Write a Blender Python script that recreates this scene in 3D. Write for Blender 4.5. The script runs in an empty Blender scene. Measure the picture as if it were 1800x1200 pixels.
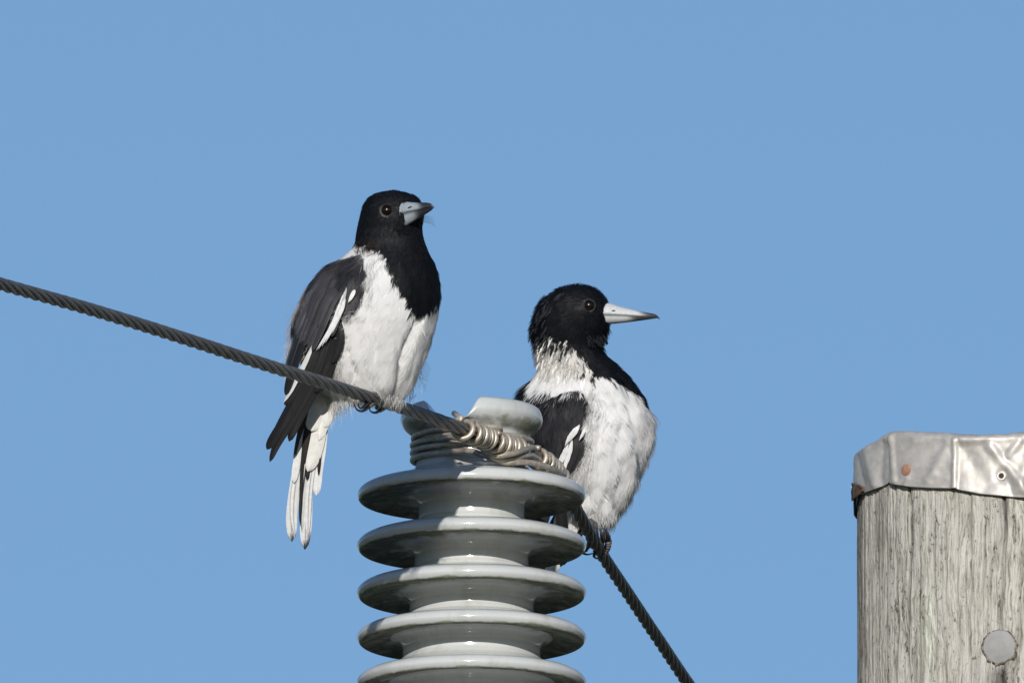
import bpy, math, random
import numpy as np
from mathutils import Vector, noise as mn

random.seed(7)
rng = np.random.default_rng(11)
sc = bpy.context.scene
C = sc.collection

# ------------------------------------------------------------------ camera
D = 40.0                      # metres from the lens to the insulator
S = 1.0 / 2000.0              # metres per photo pixel at that distance
PITCH = math.radians(11.4)
cp, sp = math.cos(PITCH), math.sin(PITCH)
CAM = np.array([0.0, -D * cp, 1.6])
F = np.array([0.0, cp, sp]); X = np.array([1.0, 0, 0]); U = np.array([0.0, -sp, cp])
cam_d = bpy.data.cameras.new('camera'); cam = bpy.data.objects.new('camera', cam_d); C.objects.link(cam)
cam.location = CAM; cam.rotation_euler = (math.radians(90) + PITCH, 0, 0)
cam_d.sensor_width = 36; cam_d.lens = 36 * D / (1800 * S)
cam_d.clip_start = 1; cam_d.clip_end = 5000
sc.camera = cam

# ------------------------------------------------------------------ sky, sun, exposure
SUN_EL, SUN_AZ = math.radians(15.5), math.radians(-2.6)   # azimuth off the view line, minus = from the left
w = bpy.data.worlds.new('World'); sc.world = w; w.use_nodes = True
nt = w.node_tree; nt.nodes.clear()
sky = nt.nodes.new('ShaderNodeTexSky'); sky.sky_type = 'NISHITA'; sky.sun_disc = False
sky.sun_elevation = SUN_EL; sky.sun_rotation = math.pi + SUN_AZ * -1
sky.air_density = 1.0; sky.dust_density = 0.3; sky.ozone_density = 3.0; sky.altitude = 0
bg = nt.nodes.new('ShaderNodeBackground'); bg.inputs['Strength'].default_value = 0.085
out = nt.nodes.new('ShaderNodeOutputWorld')
tint = nt.nodes.new('ShaderNodeMix'); tint.data_type = 'RGBA'; tint.blend_type = 'MULTIPLY'; tint.inputs[0].default_value = 1
tint.inputs[7].default_value = (.855, .95, 1.10, 1); nt.links.new(sky.outputs[0], tint.inputs[6]); nt.links.new(tint.outputs[2], bg.inputs[0]); nt.links.new(bg.outputs[0], out.inputs[0])
sl = bpy.data.lights.new('sun', 'SUN'); sl.energy = 4.3; sl.angle = math.radians(0.53); sl.color = (1.0, 0.955, 0.89)
so = bpy.data.objects.new('sun', sl); C.objects.link(so)
tosun = Vector((math.sin(SUN_AZ) * math.cos(SUN_EL), -math.cos(SUN_AZ) * math.cos(SUN_EL), math.sin(SUN_EL)))
so.rotation_euler = tosun.to_track_quat('Z', 'Y').to_euler(); so.location = (0, -3, 14)
sc.view_settings.view_transform = 'Standard'; sc.view_settings.look = 'None'
sc.cycles.transparent_max_bounces = 24
sc.view_settings.exposure = 0; sc.view_settings.gamma = 1

# ------------------------------------------------------------------ helpers
def P(px, py, d=0.0):
    """photo pixel (px,py) seen at d pixels nearer than the insulator -> world point (vectorised)"""
    px = np.asarray(px, float); py = np.asarray(py, float); d = np.asarray(d, float) * S
    dist = D - d; k = dist / D
    return (CAM + F * dist[..., None] + X * ((px - 900) * S * k)[..., None] + U * ((600 - py) * S * k)[..., None])

def z_at(py, ay):
    t = (600 - py) * S / D; vy = ay - CAM[1]
    return CAM[2] + vy * (t * cp + sp) / (cp - t * sp)

def mk(name, V, Fc, mat, parent=None, col=None, smooth=True, extra=None):
    me = bpy.data.meshes.new(name)
    V = np.asarray(V, float)
    if parent is not None:
        V = V - np.array(parent.location)
    me.from_pydata(V.tolist(), [], [list(map(int, f)) for f in Fc])
    if col is not None:
        a = me.color_attributes.new('col', 'FLOAT_COLOR', 'POINT')
        c4 = np.ones((len(V), 4), np.float32); c4[:, :3] = col
        a.data.foreach_set('color', c4.ravel())
    if extra is not None:
        a = me.attributes.new('fv', 'FLOAT_VECTOR', 'POINT')
        a.data.foreach_set('vector', np.asarray(extra, np.float32).ravel())
    if smooth:
        me.polygons.foreach_set('use_smooth', [True] * len(me.polygons))
    me.materials.append(mat); me.update()
    o = bpy.data.objects.new(name, me); C.objects.link(o)
    if parent is not None: o.parent = parent
    return o

def thing(name, label, cat, loc, group=None):
    o = bpy.data.objects.new(name, None); C.objects.link(o); o.location = tuple(loc)
    o.empty_display_size = .05
    o['label'] = label; o['category'] = cat
    if group: o['group'] = group
    return o

def bury(child, parent):        # hang a mesh made in world space (or under its thing) below another part
    child.parent = parent

class MB:
    def __init__(s): s.V = []; s.F = []; s.C = []; s.E = []; s.n = 0
    def add(s, V, Fc, col=None, extra=None):
        V = np.asarray(V, float).reshape(-1, 3)
        s.V.append(V); s.F.extend([[i + s.n for i in f] for f in Fc])
        if col is None: col = (1, 1, 1)
        cc = np.empty((len(V), 3)); cc[:] = col; s.C.append(cc)
        ee = np.zeros((len(V), 3))
        if extra is not None: ee[:] = extra
        s.E.append(ee); s.n += len(V)
    def build(s, name, mat, parent=None, smooth=True):
        return mk(name, np.vstack(s.V), s.F, mat, parent, np.vstack(s.C), smooth, np.vstack(s.E))

def grid_faces(n, m, closed=False):
    """n rows of m verts"""
    f = []
    for i in range(n - 1):
        for j in range(m if closed else m - 1):
            a = i * m + j; b = i * m + (j + 1) % m
            f.append([a, b, b + m, a + m])
    return f

def frames(pts):
    pts = np.asarray(pts, float); T = np.gradient(pts, axis=0); T /= np.linalg.norm(T, axis=1)[:, None] + 1e-12
    n = np.cross(T[0], [0.13, 0.21, 0.97]); n /= np.linalg.norm(n); N = [n]
    for i in range(1, len(pts)):
        n = N[-1] - T[i] * np.dot(N[-1], T[i]); n /= np.linalg.norm(n) + 1e-12; N.append(n)
    N = np.array(N); return T, N, np.cross(T, N)

def tube(mb, pts, rad, seg=10, col=None, caps=True, squash=1.0):
    pts = np.asarray(pts, float); T, N, B = frames(pts)
    rad = np.broadcast_to(np.asarray(rad, float), (len(pts),))
    a = np.linspace(0, 2 * np.pi, seg, endpoint=False)
    V = pts[:, None] + rad[:, None, None] * (N[:, None] * np.cos(a)[None, :, None] + squash * B[:, None] * np.sin(a)[None, :, None])
    f = grid_faces(len(pts), seg, True)
    if caps:
        f.append(list(range(seg))[::-1]); f.append([(len(pts) - 1) * seg + i for i in range(seg)])
    mb.add(V, f, col)

def spline(pts, n):
    """Catmull-Rom through pts"""
    p = np.asarray(pts, float); p = np.vstack([2 * p[0] - p[1], p, 2 * p[-1] - p[-2]])
    m = len(p) - 3; o = []
    for q in np.linspace(0, m - 1e-9, n):
        i = int(q); t = q - i; a, b, c, d = p[i:i + 4]
        o.append(.5 * ((2 * b) + (c - a) * t + (2 * a - 5 * b + 4 * c - d) * t * t + (-a + 3 * b - 3 * c + d) * t ** 3))
    return np.array(o)

def vnoise(Pn, scale, seed=0.0):
    return np.array([mn.noise(Vector((p[0] * scale + seed, p[1] * scale, p[2] * scale))) for p in Pn])

# ------------------------------------------------------------------ materials
def mat(name):
    m = bpy.data.materials.new(name); m.use_nodes = True
    return m, m.node_tree, m.node_tree.nodes['Principled BSDF']
def N(nt, t, **kw):
    n = nt.nodes.new(t)
    for k, v in kw.items():
        if k in n.inputs: n.inputs[k].default_value = v
        else: setattr(n, k, v)
    return n
def L(nt, a, b): nt.links.new(a, b)
def ramp(nt, src, stops):
    r = nt.nodes.new('ShaderNodeValToRGB'); e = r.color_ramp.elements
    while len(e) < len(stops): e.new(0.5)
    for q, (p, c) in zip(e, stops):
        q.position = p; q.color = (*c, 1) if len(c) == 3 else c
    L(nt, src, r.inputs[0]); return r.outputs[0]
def coords(nt, scale=(1, 1, 1)):
    tc = nt.nodes.new('ShaderNodeTexCoord'); mp = nt.nodes.new('ShaderNodeMapping'); mp.inputs['Scale'].default_value = scale
    L(nt, tc.outputs['Object'], mp.inputs[0]); return mp.outputs[0]
def noise_n(nt, vec, scale, detail=5, rough=.6, dist=0):
    n = N(nt, 'ShaderNodeTexNoise', Scale=scale, Detail=detail, Roughness=rough, Distortion=dist); L(nt, vec, n.inputs['Vector']); return n.outputs[0]
def mixc(nt, fac, a, b, mode='MIX'):
    m = nt.nodes.new('ShaderNodeMix'); m.data_type = 'RGBA'; m.blend_type = mode
    for sck, v in ((m.inputs[0], fac), (m.inputs[6], a), (m.inputs[7], b)):
        if hasattr(v, 'links'): L(nt, v, sck)
        elif isinstance(v, (int, float)): sck.default_value = v
        else: sck.default_value = (*v, 1)
    return m.outputs[2]
def math_n(nt, op, a, b=None):
    m = nt.nodes.new('ShaderNodeMath'); m.operation = op
    for i, v in enumerate((a, b)):
        if v is None: continue
        if hasattr(v, 'links'): L(nt, v, m.inputs[i])
        else: m.inputs[i].default_value = v
    return m.outputs[0]
def bump(nt, bs, h, strength, dist):
    b = N(nt, 'ShaderNodeBump', Strength=strength, Distance=dist); L(nt, h, b.inputs['Height']); L(nt, b.outputs[0], bs.inputs['Normal'])

def feather_mat(name, rough, spec, barbs=False, transl=0.0, gaps=0.0):
    m, t, b = mat(name)
    a = N(t, 'ShaderNodeAttribute', attribute_name='col')
    c = a.outputs['Color']
    if barbs:                                   # fine oblique barbs either side of the shaft
        f = N(t, 'ShaderNodeAttribute', attribute_name='fv')
        sx = N(t, 'ShaderNodeSeparateXYZ'); L(t, f.outputs['Vector'], sx.inputs[0])
        ab = math_n(t, 'ABSOLUTE', sx.outputs[0])
        ph = math_n(t, 'SUBTRACT', math_n(t, 'MULTIPLY', sx.outputs[1], 1.0), math_n(t, 'MULTIPLY', ab, 1.3))
        sn = math_n(t, 'SINE', math_n(t, 'MULTIPLY', ph, 5.0))
        cv = coords(t); nz = noise_n(t, cv, 260, 3)
        h = math_n(t, 'ADD', math_n(t, 'MULTIPLY', sn, .4), nz)
        c = mixc(t, 1.0, c, ramp(t, h, [(.0, (.72, .72, .72)), (1.0, (1.12, 1.12, 1.12))]), 'MULTIPLY')
        bump(t, b, h, .25, .0006)
    L(t, c, b.inputs['Base Color'])
    sc_ = t.nodes.new('ShaderNodeSeparateColor'); L(t, c, sc_.inputs[0])
    mr = N(t, 'ShaderNodeMapRange'); L(t, sc_.outputs[0], mr.inputs[0]); mr.inputs[1].default_value = 0; mr.inputs[2].default_value = .4; mr.inputs[3].default_value = spec + .08; mr.inputs[4].default_value = spec
    L(t, mr.outputs[0], b.inputs['Specular IOR Level']); b.inputs['Roughness'].default_value = rough
    b.inputs['Sheen Weight'].default_value = 0
    if transl:
        tr = nt_ = t.nodes.new('ShaderNodeBsdfTranslucent'); L(t, c, tr.inputs[0])
        mx = t.nodes.new('ShaderNodeMixShader'); mx.inputs[0].default_value = transl
        o = t.nodes['Material Output']
        L(t, b.outputs[0], mx.inputs[1]); L(t, tr.outputs[0], mx.inputs[2]); L(t, mx.outputs[0], o.inputs[0])
        if gaps:                                # loose barbs: part of the light passes between them
            tp = t.nodes.new('ShaderNodeBsdfTransparent'); m2 = t.nodes.new('ShaderNodeMixShader'); m2.inputs[0].default_value = gaps
            L(t, mx.outputs[0], m2.inputs[1]); L(t, tp.outputs[0], m2.inputs[2]); L(t, m2.outputs[0], o.inputs[0])
    return m
M_DOWN = feather_mat('body_plumage', .62, .2, transl=.15)
M_FLIGHT = feather_mat('flight_feathers', .58, .25, True, transl=.08)
M_TUFT = feather_mat('loose_barbs', .62, .2, transl=.2, gaps=.42)
M_SKIN = feather_mat('bare_parts', .42, .45)

m, t, b = mat('eye_glass'); b.inputs['Base Color'].default_value = (.006, .003, .002, 1); b.inputs['Roughness'].default_value = .2
b.inputs['Specular IOR Level'].default_value = .45; M_EYE = m

m, t, b = mat('bill_horn')
a = N(t, 'ShaderNodeAttribute', attribute_name='col'); v = coords(t, (1, 1, 1)); n = noise_n(t, v, 420, 4)
L(t, mixc(t, 1, a.outputs['Color'], ramp(t, n, [(.3, (.82, .82, .82)), (.7, (1.08, 1.08, 1.08))]), 'MULTIPLY'), b.inputs['Base Color'])
b.inputs['Roughness'].default_value = .42; b.inputs['Specular IOR Level'].default_value = .3; bump(t, b, n, .15, .0004); M_BILL = m

# porcelain: pale grey glaze, grime and algae on what faces down
m, t, b = mat('glazed_porcelain')
v = coords(t); geo = t.nodes.new('ShaderNodeNewGeometry'); sx = N(t, 'ShaderNodeSeparateXYZ'); L(t, geo.outputs['True Normal'], sx.inputs[0])
down = math_n(t, 'MULTIPLY', sx.outputs[2], -1)
n1 = noise_n(t, v, 60, 7, .68); n2 = noise_n(t, v, 16, 4, .6); n3 = noise_n(t, v, 420, 3, .6)
fat = N(t, 'ShaderNodeAttribute', attribute_name='fv'); fs = N(t, 'ShaderNodeSeparateXYZ'); L(t, fat.outputs['Vector'], fs.inputs[0])
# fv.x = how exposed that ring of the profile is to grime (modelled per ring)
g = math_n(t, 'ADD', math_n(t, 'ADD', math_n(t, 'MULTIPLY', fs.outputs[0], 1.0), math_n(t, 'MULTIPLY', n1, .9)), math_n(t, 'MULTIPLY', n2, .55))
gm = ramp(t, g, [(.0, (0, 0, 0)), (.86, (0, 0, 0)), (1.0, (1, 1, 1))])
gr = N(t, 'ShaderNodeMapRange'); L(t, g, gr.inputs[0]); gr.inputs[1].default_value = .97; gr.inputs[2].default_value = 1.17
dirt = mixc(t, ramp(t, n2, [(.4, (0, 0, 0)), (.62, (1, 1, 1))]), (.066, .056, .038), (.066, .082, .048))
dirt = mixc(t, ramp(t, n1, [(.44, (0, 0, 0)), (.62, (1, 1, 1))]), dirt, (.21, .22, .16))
glaze = mixc(t, ramp(t, n2, [(.3, (0, 0, 0)), (.7, (1, 1, 1))]), (.45, .47, .47), (.51, .52, .51))
spk = ramp(t, n3, [(.26, (1, 1, 1)), (.31, (0, 0, 0))])
glaze = mixc(t, math_n(t, 'MULTIPLY', spk, .45), glaze, (.12, .12, .10))
dn = noise_n(t, coords(t, (1, 1, .35)), 34, 6, .7)           # dust film and rain runs
glaze = mixc(t, ramp(t, dn, [(.50, (0, 0, 0)), (.74, (.55, .55, .55))]), glaze, (.30, .29, .235))
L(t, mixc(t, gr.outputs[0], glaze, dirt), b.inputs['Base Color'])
L(t, math_n(t, 'ADD', math_n(t, 'MULTIPLY', gr.outputs[0], .5), .13), b.inputs['Roughness'])
b.inputs['Specular IOR Level'].default_value = .5
bump(t, b, math_n(t, 'ADD', math_n(t, 'MULTIPLY', n2, .7), math_n(t, 'MULTIPLY', math_n(t, 'MULTIPLY', n1, gr.outputs[0]), .6)), .12, .003)
M_PORC = m

def metal(name, c1, c2, rough, scale, metallic=.6, bumpd=.0004):
    m, t, b = mat(name); v = coords(t); n = noise_n(t, v, scale, 6, .65); n2 = noise_n(t, v, scale * .2, 4)
    L(t, mixc(t, ramp(t, math_n(t, 'MULTIPLY', math_n(t, 'ADD', n, n2), .5), [(.38, (0, 0, 0)), (.6, (1, 1, 1))]), c1, c2), b.inputs['Base Color'])
    b.inputs['Metallic'].default_value = metallic
    L(t, ramp(t, n, [(.3, (rough - .1,) * 3), (.7, (rough + .12,) * 3)]), b.inputs['Roughness'])
    bump(t, b, n, .35, bumpd); return m
M_COND = metal('weathered_conductor', (.10, .092, .085), (.21, .195, .18), .5, 240, .55)
M_TIE = metal('aluminium_tie_wire', (.24, .205, .16), (.52, .46, .375), .42, 190, .45)
M_RUST = metal('rusty_steel', (.05, .024, .014), (.17, .10, .065), .8, 500, .1, .0006)
M_COPPER = metal('rusted_clout', (.27, .13, .08), (.38, .22, .15), .7, 420, .2, .0006)
M_STEEL = metal('zinc_steel', (.20, .195, .185), (.30, .295, .29), .75, 60, .1, .004)
M_CAP = metal('aluminium_flashing', (.40, .375, .345), (.54, .515, .48), .52, 110, .42, .0008)

m, t, b = mat('tar_and_hole_shade'); b.inputs['Base Color'].default_value = (.015, .014, .013, 1); b.inputs['Roughness'].default_value = .7; M_TAR_SHADE = m  # tar of the felt, also the painted shade inside the nail hole
m, t, b = mat('charred_timber'); L(t, ramp(t, noise_n(t, coords(t), 300, 4), [(.4, (.035, .028, .022)), (.6, (.22, .19, .15))]), b.inputs['Base Color']); b.inputs['Roughness'].default_value = .9; M_DARK = m

# weathered pole timber
m, t, b = mat('weathered_timber')
tc = t.nodes.new('ShaderNodeTexCoord'); v0 = tc.outputs['Object']
def mp(scale):
    q = t.nodes.new('ShaderNodeMapping'); q.inputs['Scale'].default_value = scale; L(t, v0, q.inputs[0]); return q.outputs[0]
warp = N(t, 'ShaderNodeTexNoise', Scale=16.0, Detail=4.0); L(t, mp((1, 1, .7)), warp.inputs['Vector'])
vm = t.nodes.new('ShaderNodeVectorMath'); vm.operation = 'MULTIPLY_ADD'; L(t, warp.outputs['Color'], vm.inputs[0]); vm.inputs[1].default_value = (.022, .022, 0)
L(t, v0, vm.inputs[2]); v1 = vm.outputs[0]
def mpw(scale):
    q = t.nodes.new('ShaderNodeMapping'); q.inputs['Scale'].default_value = scale; L(t, v1, q.inputs[0]); return q.outputs[0]
fine = noise_n(t, mpw((1, 1, .05)), 520, 5, .7)
mid = noise_n(t, mpw((1, 1, .07)), 130, 6, .7)
broad = noise_n(t, mpw((1, 1, .16)), 26, 5, .62)
blot = noise_n(t, mp((1, 1, .5)), 30, 6, .75)
speck = noise_n(t, mp((1, 1, .55)), 330, 4, .75)
base = ramp(t, fine, [(.36, (.17, .155, .13)), (.46, (.36, .345, .30)), (.58, (.54, .52, .475))])
base = mixc(t, 1, base, ramp(t, mid, [(.3, (.55, .54, .52)), (.5, (.97, .97, .96)), (.7, (1.1, 1.1, 1.08))]), 'MULTIPLY')
base = mixc(t, ramp(t, blot, [(.44, (0, 0, 0)), (.6, (.7, .7, .7))]), base, (.50, .48, .44))
base = mixc(t, ramp(t, broad, [(.34, (.6, .6, .6)), (.48, (0, 0, 0))]), base, (.17, .16, .135))
base = mixc(t, ramp(t, math_n(t, 'ADD', math_n(t, 'MULTIPLY', speck, .6), math_n(t, 'MULTIPLY', mid, .4)), [(.385, (.9, .9, .9)), (.44, (0, 0, 0))]), base, (.055, .05, .042))
a = N(t, 'ShaderNodeAttribute', attribute_name='col')
base = mixc(t, 1, base, a.outputs['Color'], 'MULTIPLY')
L(t, base, b.inputs['Base Color']); b.inputs['Roughness'].default_value = .88; b.inputs['Specular IOR Level'].default_value = .2
bump(t, b, math_n(t, 'ADD', math_n(t, 'ADD', fine, mid), math_n(t, 'MULTIPLY', speck, .5)), .8, .002); M_WOOD = m

m, t, b = mat('dry_grass_ground'); v = coords(t); n = noise_n(t, v, .4, 8, .7)
L(t, ramp(t, n, [(.3, (.05, .06, .03)), (.7, (.13, .12, .075))]), b.inputs['Base Color']); b.inputs['Roughness'].default_value = .95; M_GROUND = m

# ------------------------------------------------------------------ ground (far below the frame)
R_ = 3000.
g = mk('ground', [(-R_, -R_, 0), (R_, -R_, 0), (R_, R_, 0), (-R_, R_, 0)], [[0, 1, 2, 3]], M_GROUND, smooth=False); g['kind'] = 'structure'

# ------------------------------------------------------------------ insulator
AX = P(829, 957, 0); ax, ay = AX[0], AX[1]
ins = thing('post_insulator', 'grimy pale grey porcelain post insulator with stacked sheds under the bound cable', 'insulator', (ax, ay, float(z_at(1600, ay))))
def lathe(mb, prof, cx, cy, seg=160, wob=0, cap=False):
    prof = np.asarray(prof, float); a = np.linspace(0, 2 * np.pi, seg, endpoint=False)
    r = prof[:, 0][:, None] * (1 + wob * np.sin(2 * a + 1)[None] + wob * .6 * np.sin(5 * a)[None]); z = np.repeat(prof[:, 1][:, None], seg, 1)
    V = np.stack([cx + r * np.cos(a), cy + r * np.sin(a), z], -1)
    f = [q[::-1] for q in grid_faces(len(prof), seg, True)]
    if cap: f.append(list(range(seg)))
    ex = np.zeros((len(prof), seg, 3)); 
    if prof.shape[1] > 2: ex[:, :, 0] = prof[:, 2][:, None]
    mb.add(V, f, None, ex.reshape(-1, 3))
shed_y = [868, 956.5, 1039, 1118, 1197, 1276, 1355, 1434]
core_r = [93, 100, 109, 121, 126, 128, 130, 130]       # core below each shed (px)
zs = [float(z_at(y, ay)) for y in shed_y]
def smoothp(pts, n=5):                                   # refine a profile
    q = spline(np.array(pts, float), (len(pts) - 1) * n + 1); return q
prof = []
# head cylinder and neck come down to the first shed
neck = [(60, 60, .0), (86, 58, .0), (96, 54, .0), (98, 44, .05), (99, 36, .0), (104, 29, 0)]
up_r = 98
for k, z in enumerate(zs):
    Rr = 201.5 if k else 200
    seg_pts = []
    if k == 0:
        seg_pts += [(98, 108, .1), (97, 90, .15), (97, 70, .1), (98, 54, .05), (101, 44, 0), (108, 36, 0), (122, 29, 0)]
    else:
        ur = core_r[k - 1]
        seg_pts += [(ur, 45, .1), (ur + .5, 42, .02), (ur + 4, 37, -.1), (ur + 11, 30, -.1)]
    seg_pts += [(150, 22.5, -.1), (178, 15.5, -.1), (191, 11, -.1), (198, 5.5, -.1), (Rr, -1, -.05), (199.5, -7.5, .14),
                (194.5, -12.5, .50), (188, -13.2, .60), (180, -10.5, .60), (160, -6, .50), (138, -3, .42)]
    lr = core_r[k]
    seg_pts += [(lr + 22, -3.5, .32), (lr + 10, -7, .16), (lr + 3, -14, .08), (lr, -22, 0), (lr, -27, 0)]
    for r_, zz, gq in smoothp(seg_pts, 4): prof.append((r_ * S, z + zz * S * 1.0, gq))
mb = MB(); lathe(mb, prof, ax, ay, 200, .0012)
body_o = mb.build('porcelain_body', M_PORC, ins)

# head: flared mushroom with a saddle groove that splits it into two lugs
z0 = zs[0]
def headmesh():
    n, mth = 70, 192; mbh = MB()
    th = np.linspace(0, 2 * np.pi, mth, endpoint=False)
    # profile (r,z px above shed 0 rim) from neck up over the head to the centre
    pp = smoothp([(97.5, 84, .1), (98, 94, .2), (101, 102, .3), (110, 109, .38), (119, 118, .35), (124.5, 128, .15), (124.5, 137, -.05), (121, 146, -.1), (114, 152, -.1), (100, 155, -.1), (80, 156.5, -.1), (55, 157, -.1), (28, 157, -.1), (1, 157, -.1)], 7)
    ga = math.radians(10)                                    # groove runs nearly along the line of sight
    V = []; E = []
    for r, z, gq in pp:
        x = r * np.cos(th); y = r * np.sin(th)
        gx = x * math.cos(ga) - y * math.sin(ga) + 18          # distance across the groove
        hw = 34
        t_ = np.clip((np.abs(gx) - hw + 10) / 30.0, 0, 1); s_ = t_ * t_ * (3 - 2 * t_)
        flo = 112.0
        zz = np.where(z > flo, flo + (z - flo) * s_, z)
        V.append(np.stack([ax + x * S, ay + y * S, z0 + zz * S], -1))
        ee = np.zeros((mth, 3)); ee[:, 0] = gq + .25 * (1 - s_) * (z > flo); E.append(ee)
    V = np.array(V).reshape(-1, 3); f = grid_faces(len(pp), mth, True)
    f.append([(len(pp) - 1) * mth + i for i in range(mth)])
    mbh.add(V, f, None, np.array(E).reshape(-1, 3)); return mbh
head_o = headmesh().build('grooved_head', M_PORC, ins)
# steel foot of the insulator
mb = MB(); zb = zs[-1] - 60 * S
lathe(mb, [(.064, zb + .03), (.075, zb + .028), (.078, zb + .02), (.078, zb - .03), (.06, zb - .034), (.03, zb - .036), (.014, zb - .04), (.014, zb - .15), (.001, zb - .151)], ax, ay, 48)
mb.build('steel_foot', M_STEEL, ins)
ins.location.z = zb - .15
for o in list(ins.children):      # vertices were written about the old base
    dz = float(z_at(1600, ay)) - (zb - .15)
    for vv in o.data.vertices: vv.co.z += dz

# ------------------------------------------------------------------ cable
def cd(x):      # depth of the cable (px towards the lens) along the picture
    return np.interp(x, [-600, 700, 800, 935, 1000, 1250, 1900], [640 + 3.5 * 1300, 640, 300, 34, -110, -110 - 8 * 250, -110 - 8 * 900])
cx_ = [-560, -300, -150, 0, 150, 300, 450, 560, 650, 720, 780, 840, 885, 935, 975, 1005, 1050, 1100, 1150, 1210, 1300, 1500]
cy_ = [352, 414.5, 455, 499, 541, 587, 636, 670, 699, 721, 741, 764, 781, 799, 829, 880, 961, 1037, 1112, 1201, 1334, 1640]
def cab_dense(n=900):
    q = np.stack([cx_, cy_, cd(np.array(cx_))], 1); s_ = spline(q, n)
    # round the bend
    k = np.ones(21) / 21
    for j in (1, 2):
        e = np.pad(s_[:, j], 10, mode='edge')
        sm = np.convolve(e, k, 'valid'); sm[:12] = s_[:12, j]; sm[-12:] = s_[-12:, j]; s_[:, j] = sm
    return P(s_[:, 0], s_[:, 1], s_[:, 2]), s_
CP, CPX = cab_dense()
seglen = np.linalg.norm(np.diff(CP, axis=0), axis=1); CL = np.concatenate([[0], np.cumsum(seglen)])
def cab_at(l):
    return np.stack([np.interp(l, CL, CP[:, i]) for i in range(3)], -1)
def len_at_px(x): return float(np.interp(x, CPX[:, 0], CL))
RC = 11.2 * S
nl = int(CL[-1] / .0035); ls = np.linspace(0, CL[-1], nl); cc = cab_at(ls)
# smooth the centre line a little
T_, N_, B_ = frames(cc)
mb = MB()
LAY = 350 * S
for k in range(6):
    a = 2 * np.pi * (ls / LAY) + k * np.pi / 3
    pts = cc + (RC * 2 / 3) * (N_ * np.cos(a)[:, None] + B_ * np.sin(a)[:, None])
    tube(mb, pts, RC / 3 * 1.06, 9)
tube(mb, cc, RC / 3, 8)
cab = mb.build('overhead_cable', M_COND)
cab['label'] = 'dark twisted overhead cable sloping down across the photo past the insulator'; cab['category'] = 'cable'

# ------------------------------------------------------------------ tie wire
tie = thing('tie_wire', 'bare aluminium tie wire coiled round the insulator neck and the cable', 'tie wire', P(829, 790, 0))
TR = 4.9 * S
# turns round the neck
mb = MB()
def ring_pt(ang, r, y):         # ang 0 = right, 90 = towards the lens
    return np.array([ax + r * S * math.cos(ang), ay - r * S * math.sin(ang), float(z_at(y, ay))])
pts = []
for q in np.linspace(0, 1, 260):
    ang = math.radians(60 + q * (3 * 360 - 30)); yl = np.interp(q, [0, .14, .3, .48, .65, .82, 1], [768, 774, 777, 789, 792, 802, 803])
    r = 103 + 2.0 * math.sin(ang * 1.0 + 1) + 1.2 * math.sin(q * 23)
    pts.append(ring_pt(ang, r, yl + 2.0 * math.sin(ang + .8)))
tube(mb, pts, TR * 1.12, 12); 
mb.build('neck_coil', M_TIE, tie)
# coils round the cable
def coil(x0, x1, turns, jitter, start_stub=None, end_lead=None, ph=0.0):
    l0, l1 = len_at_px(x0), len_at_px(x1); n = int(turns * 26)
    q = np.linspace(0, 1, n); lsq = l0 + (l1 - l0) * q
    c = cab_at(lsq); tt = cab_at(lsq + .004) - cab_at(lsq - .004); tt /= np.linalg.norm(tt, axis=1)[:, None]
    up = np.array([0, 0, 1.0]); b1 = up - tt * (tt @ up)[:, None]; b1 /= np.linalg.norm(b1, axis=1)[:, None]; b2 = np.cross(tt, b1)
    a = -q * turns * 2 * np.pi + ph
    rr = RC + TR * .92 + jitter * S * np.sin(a * .37 + 2)
    p = c + rr[:, None] * (b1 * np.cos(a)[:, None] + b2 * np.sin(a)[:, None])
    p = list(p)
    if start_stub is not None:
        p = [P(*s_) for s_ in start_stub] + p
    if end_lead is not None:
        p = p + [P(*s_) for s_ in end_lead]
    mbc = MB(); pp_ = spline(p, len(p) * 2) if (start_stub or end_lead) else np.array(p)
    tube(mbc, pp_, TR, 10); mbc.build('cable_coil', M_TIE, tie)
coil(808, 821, 1.2, .6, start_stub=[(798, 726, 255)], ph=.3)
coil(826, 858, 6, 1.0, ph=.5)
coil(866, 915, 9, 1.2, ph=1.0)
coil(941, 992, 10, 1.0, ph=.5)
# loose strands that swing from the neck under the cable
def neck_lead(a0, a1, y0, y1, r=104):
    return [ring_pt(math.radians(a), r, y) for a, y in zip(np.linspace(a0, a1, 8), np.linspace(y0, y1, 8))]
for lead, path in ((neck_lead(215, 112, 794, 800), [(840, 783, 116), (862, 803, 138), (893, 808, 128), (915, 803, 108), (932, 800, 72), (945, 806, 34), (952, 812, 8)]),
             (neck_lead(215, 118, 806, 813), [(822, 792, 112), (850, 800, 126), (888, 812, 130), (925, 812, 110), (955, 818, 68), (985, 830, 12), (992, 834, -20)]),
             (neck_lead(215, 122, 780, 788), [(800, 768, 110), (845, 786, 130), (868, 800, 152), (900, 797, 142), (922, 790, 102), (934, 786, 64), (940, 790, 20)])):
    mbc = MB(); tube(mbc, spline(lead + [P(*p) for p in path], 120), TR * 1.08, 12); mbc.build('tie_strand', M_TIE, tie)
for path in () if True else ([(790, 790, 97), (835, 782, 110), (862, 803, 135), (893, 808, 125), (915, 803, 105), (932, 800, 70), (945, 806, 30)],
             [(770, 800, 85), (820, 795, 108), (850, 800, 125), (888, 812, 128), (925, 812, 108), (955, 818, 66), (985, 830, 10)],
             [(765, 776, 85), (800, 768, 108), (845, 786, 128), (868, 800, 150), (900, 797, 140), (922, 790, 100), (934, 786, 62)]):
    mbc = MB(); tube(mbc, spline([P(*p) for p in path], 60), TR * 1.08, 12); mbc.build('tie_strand', M_TIE, tie)

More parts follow.
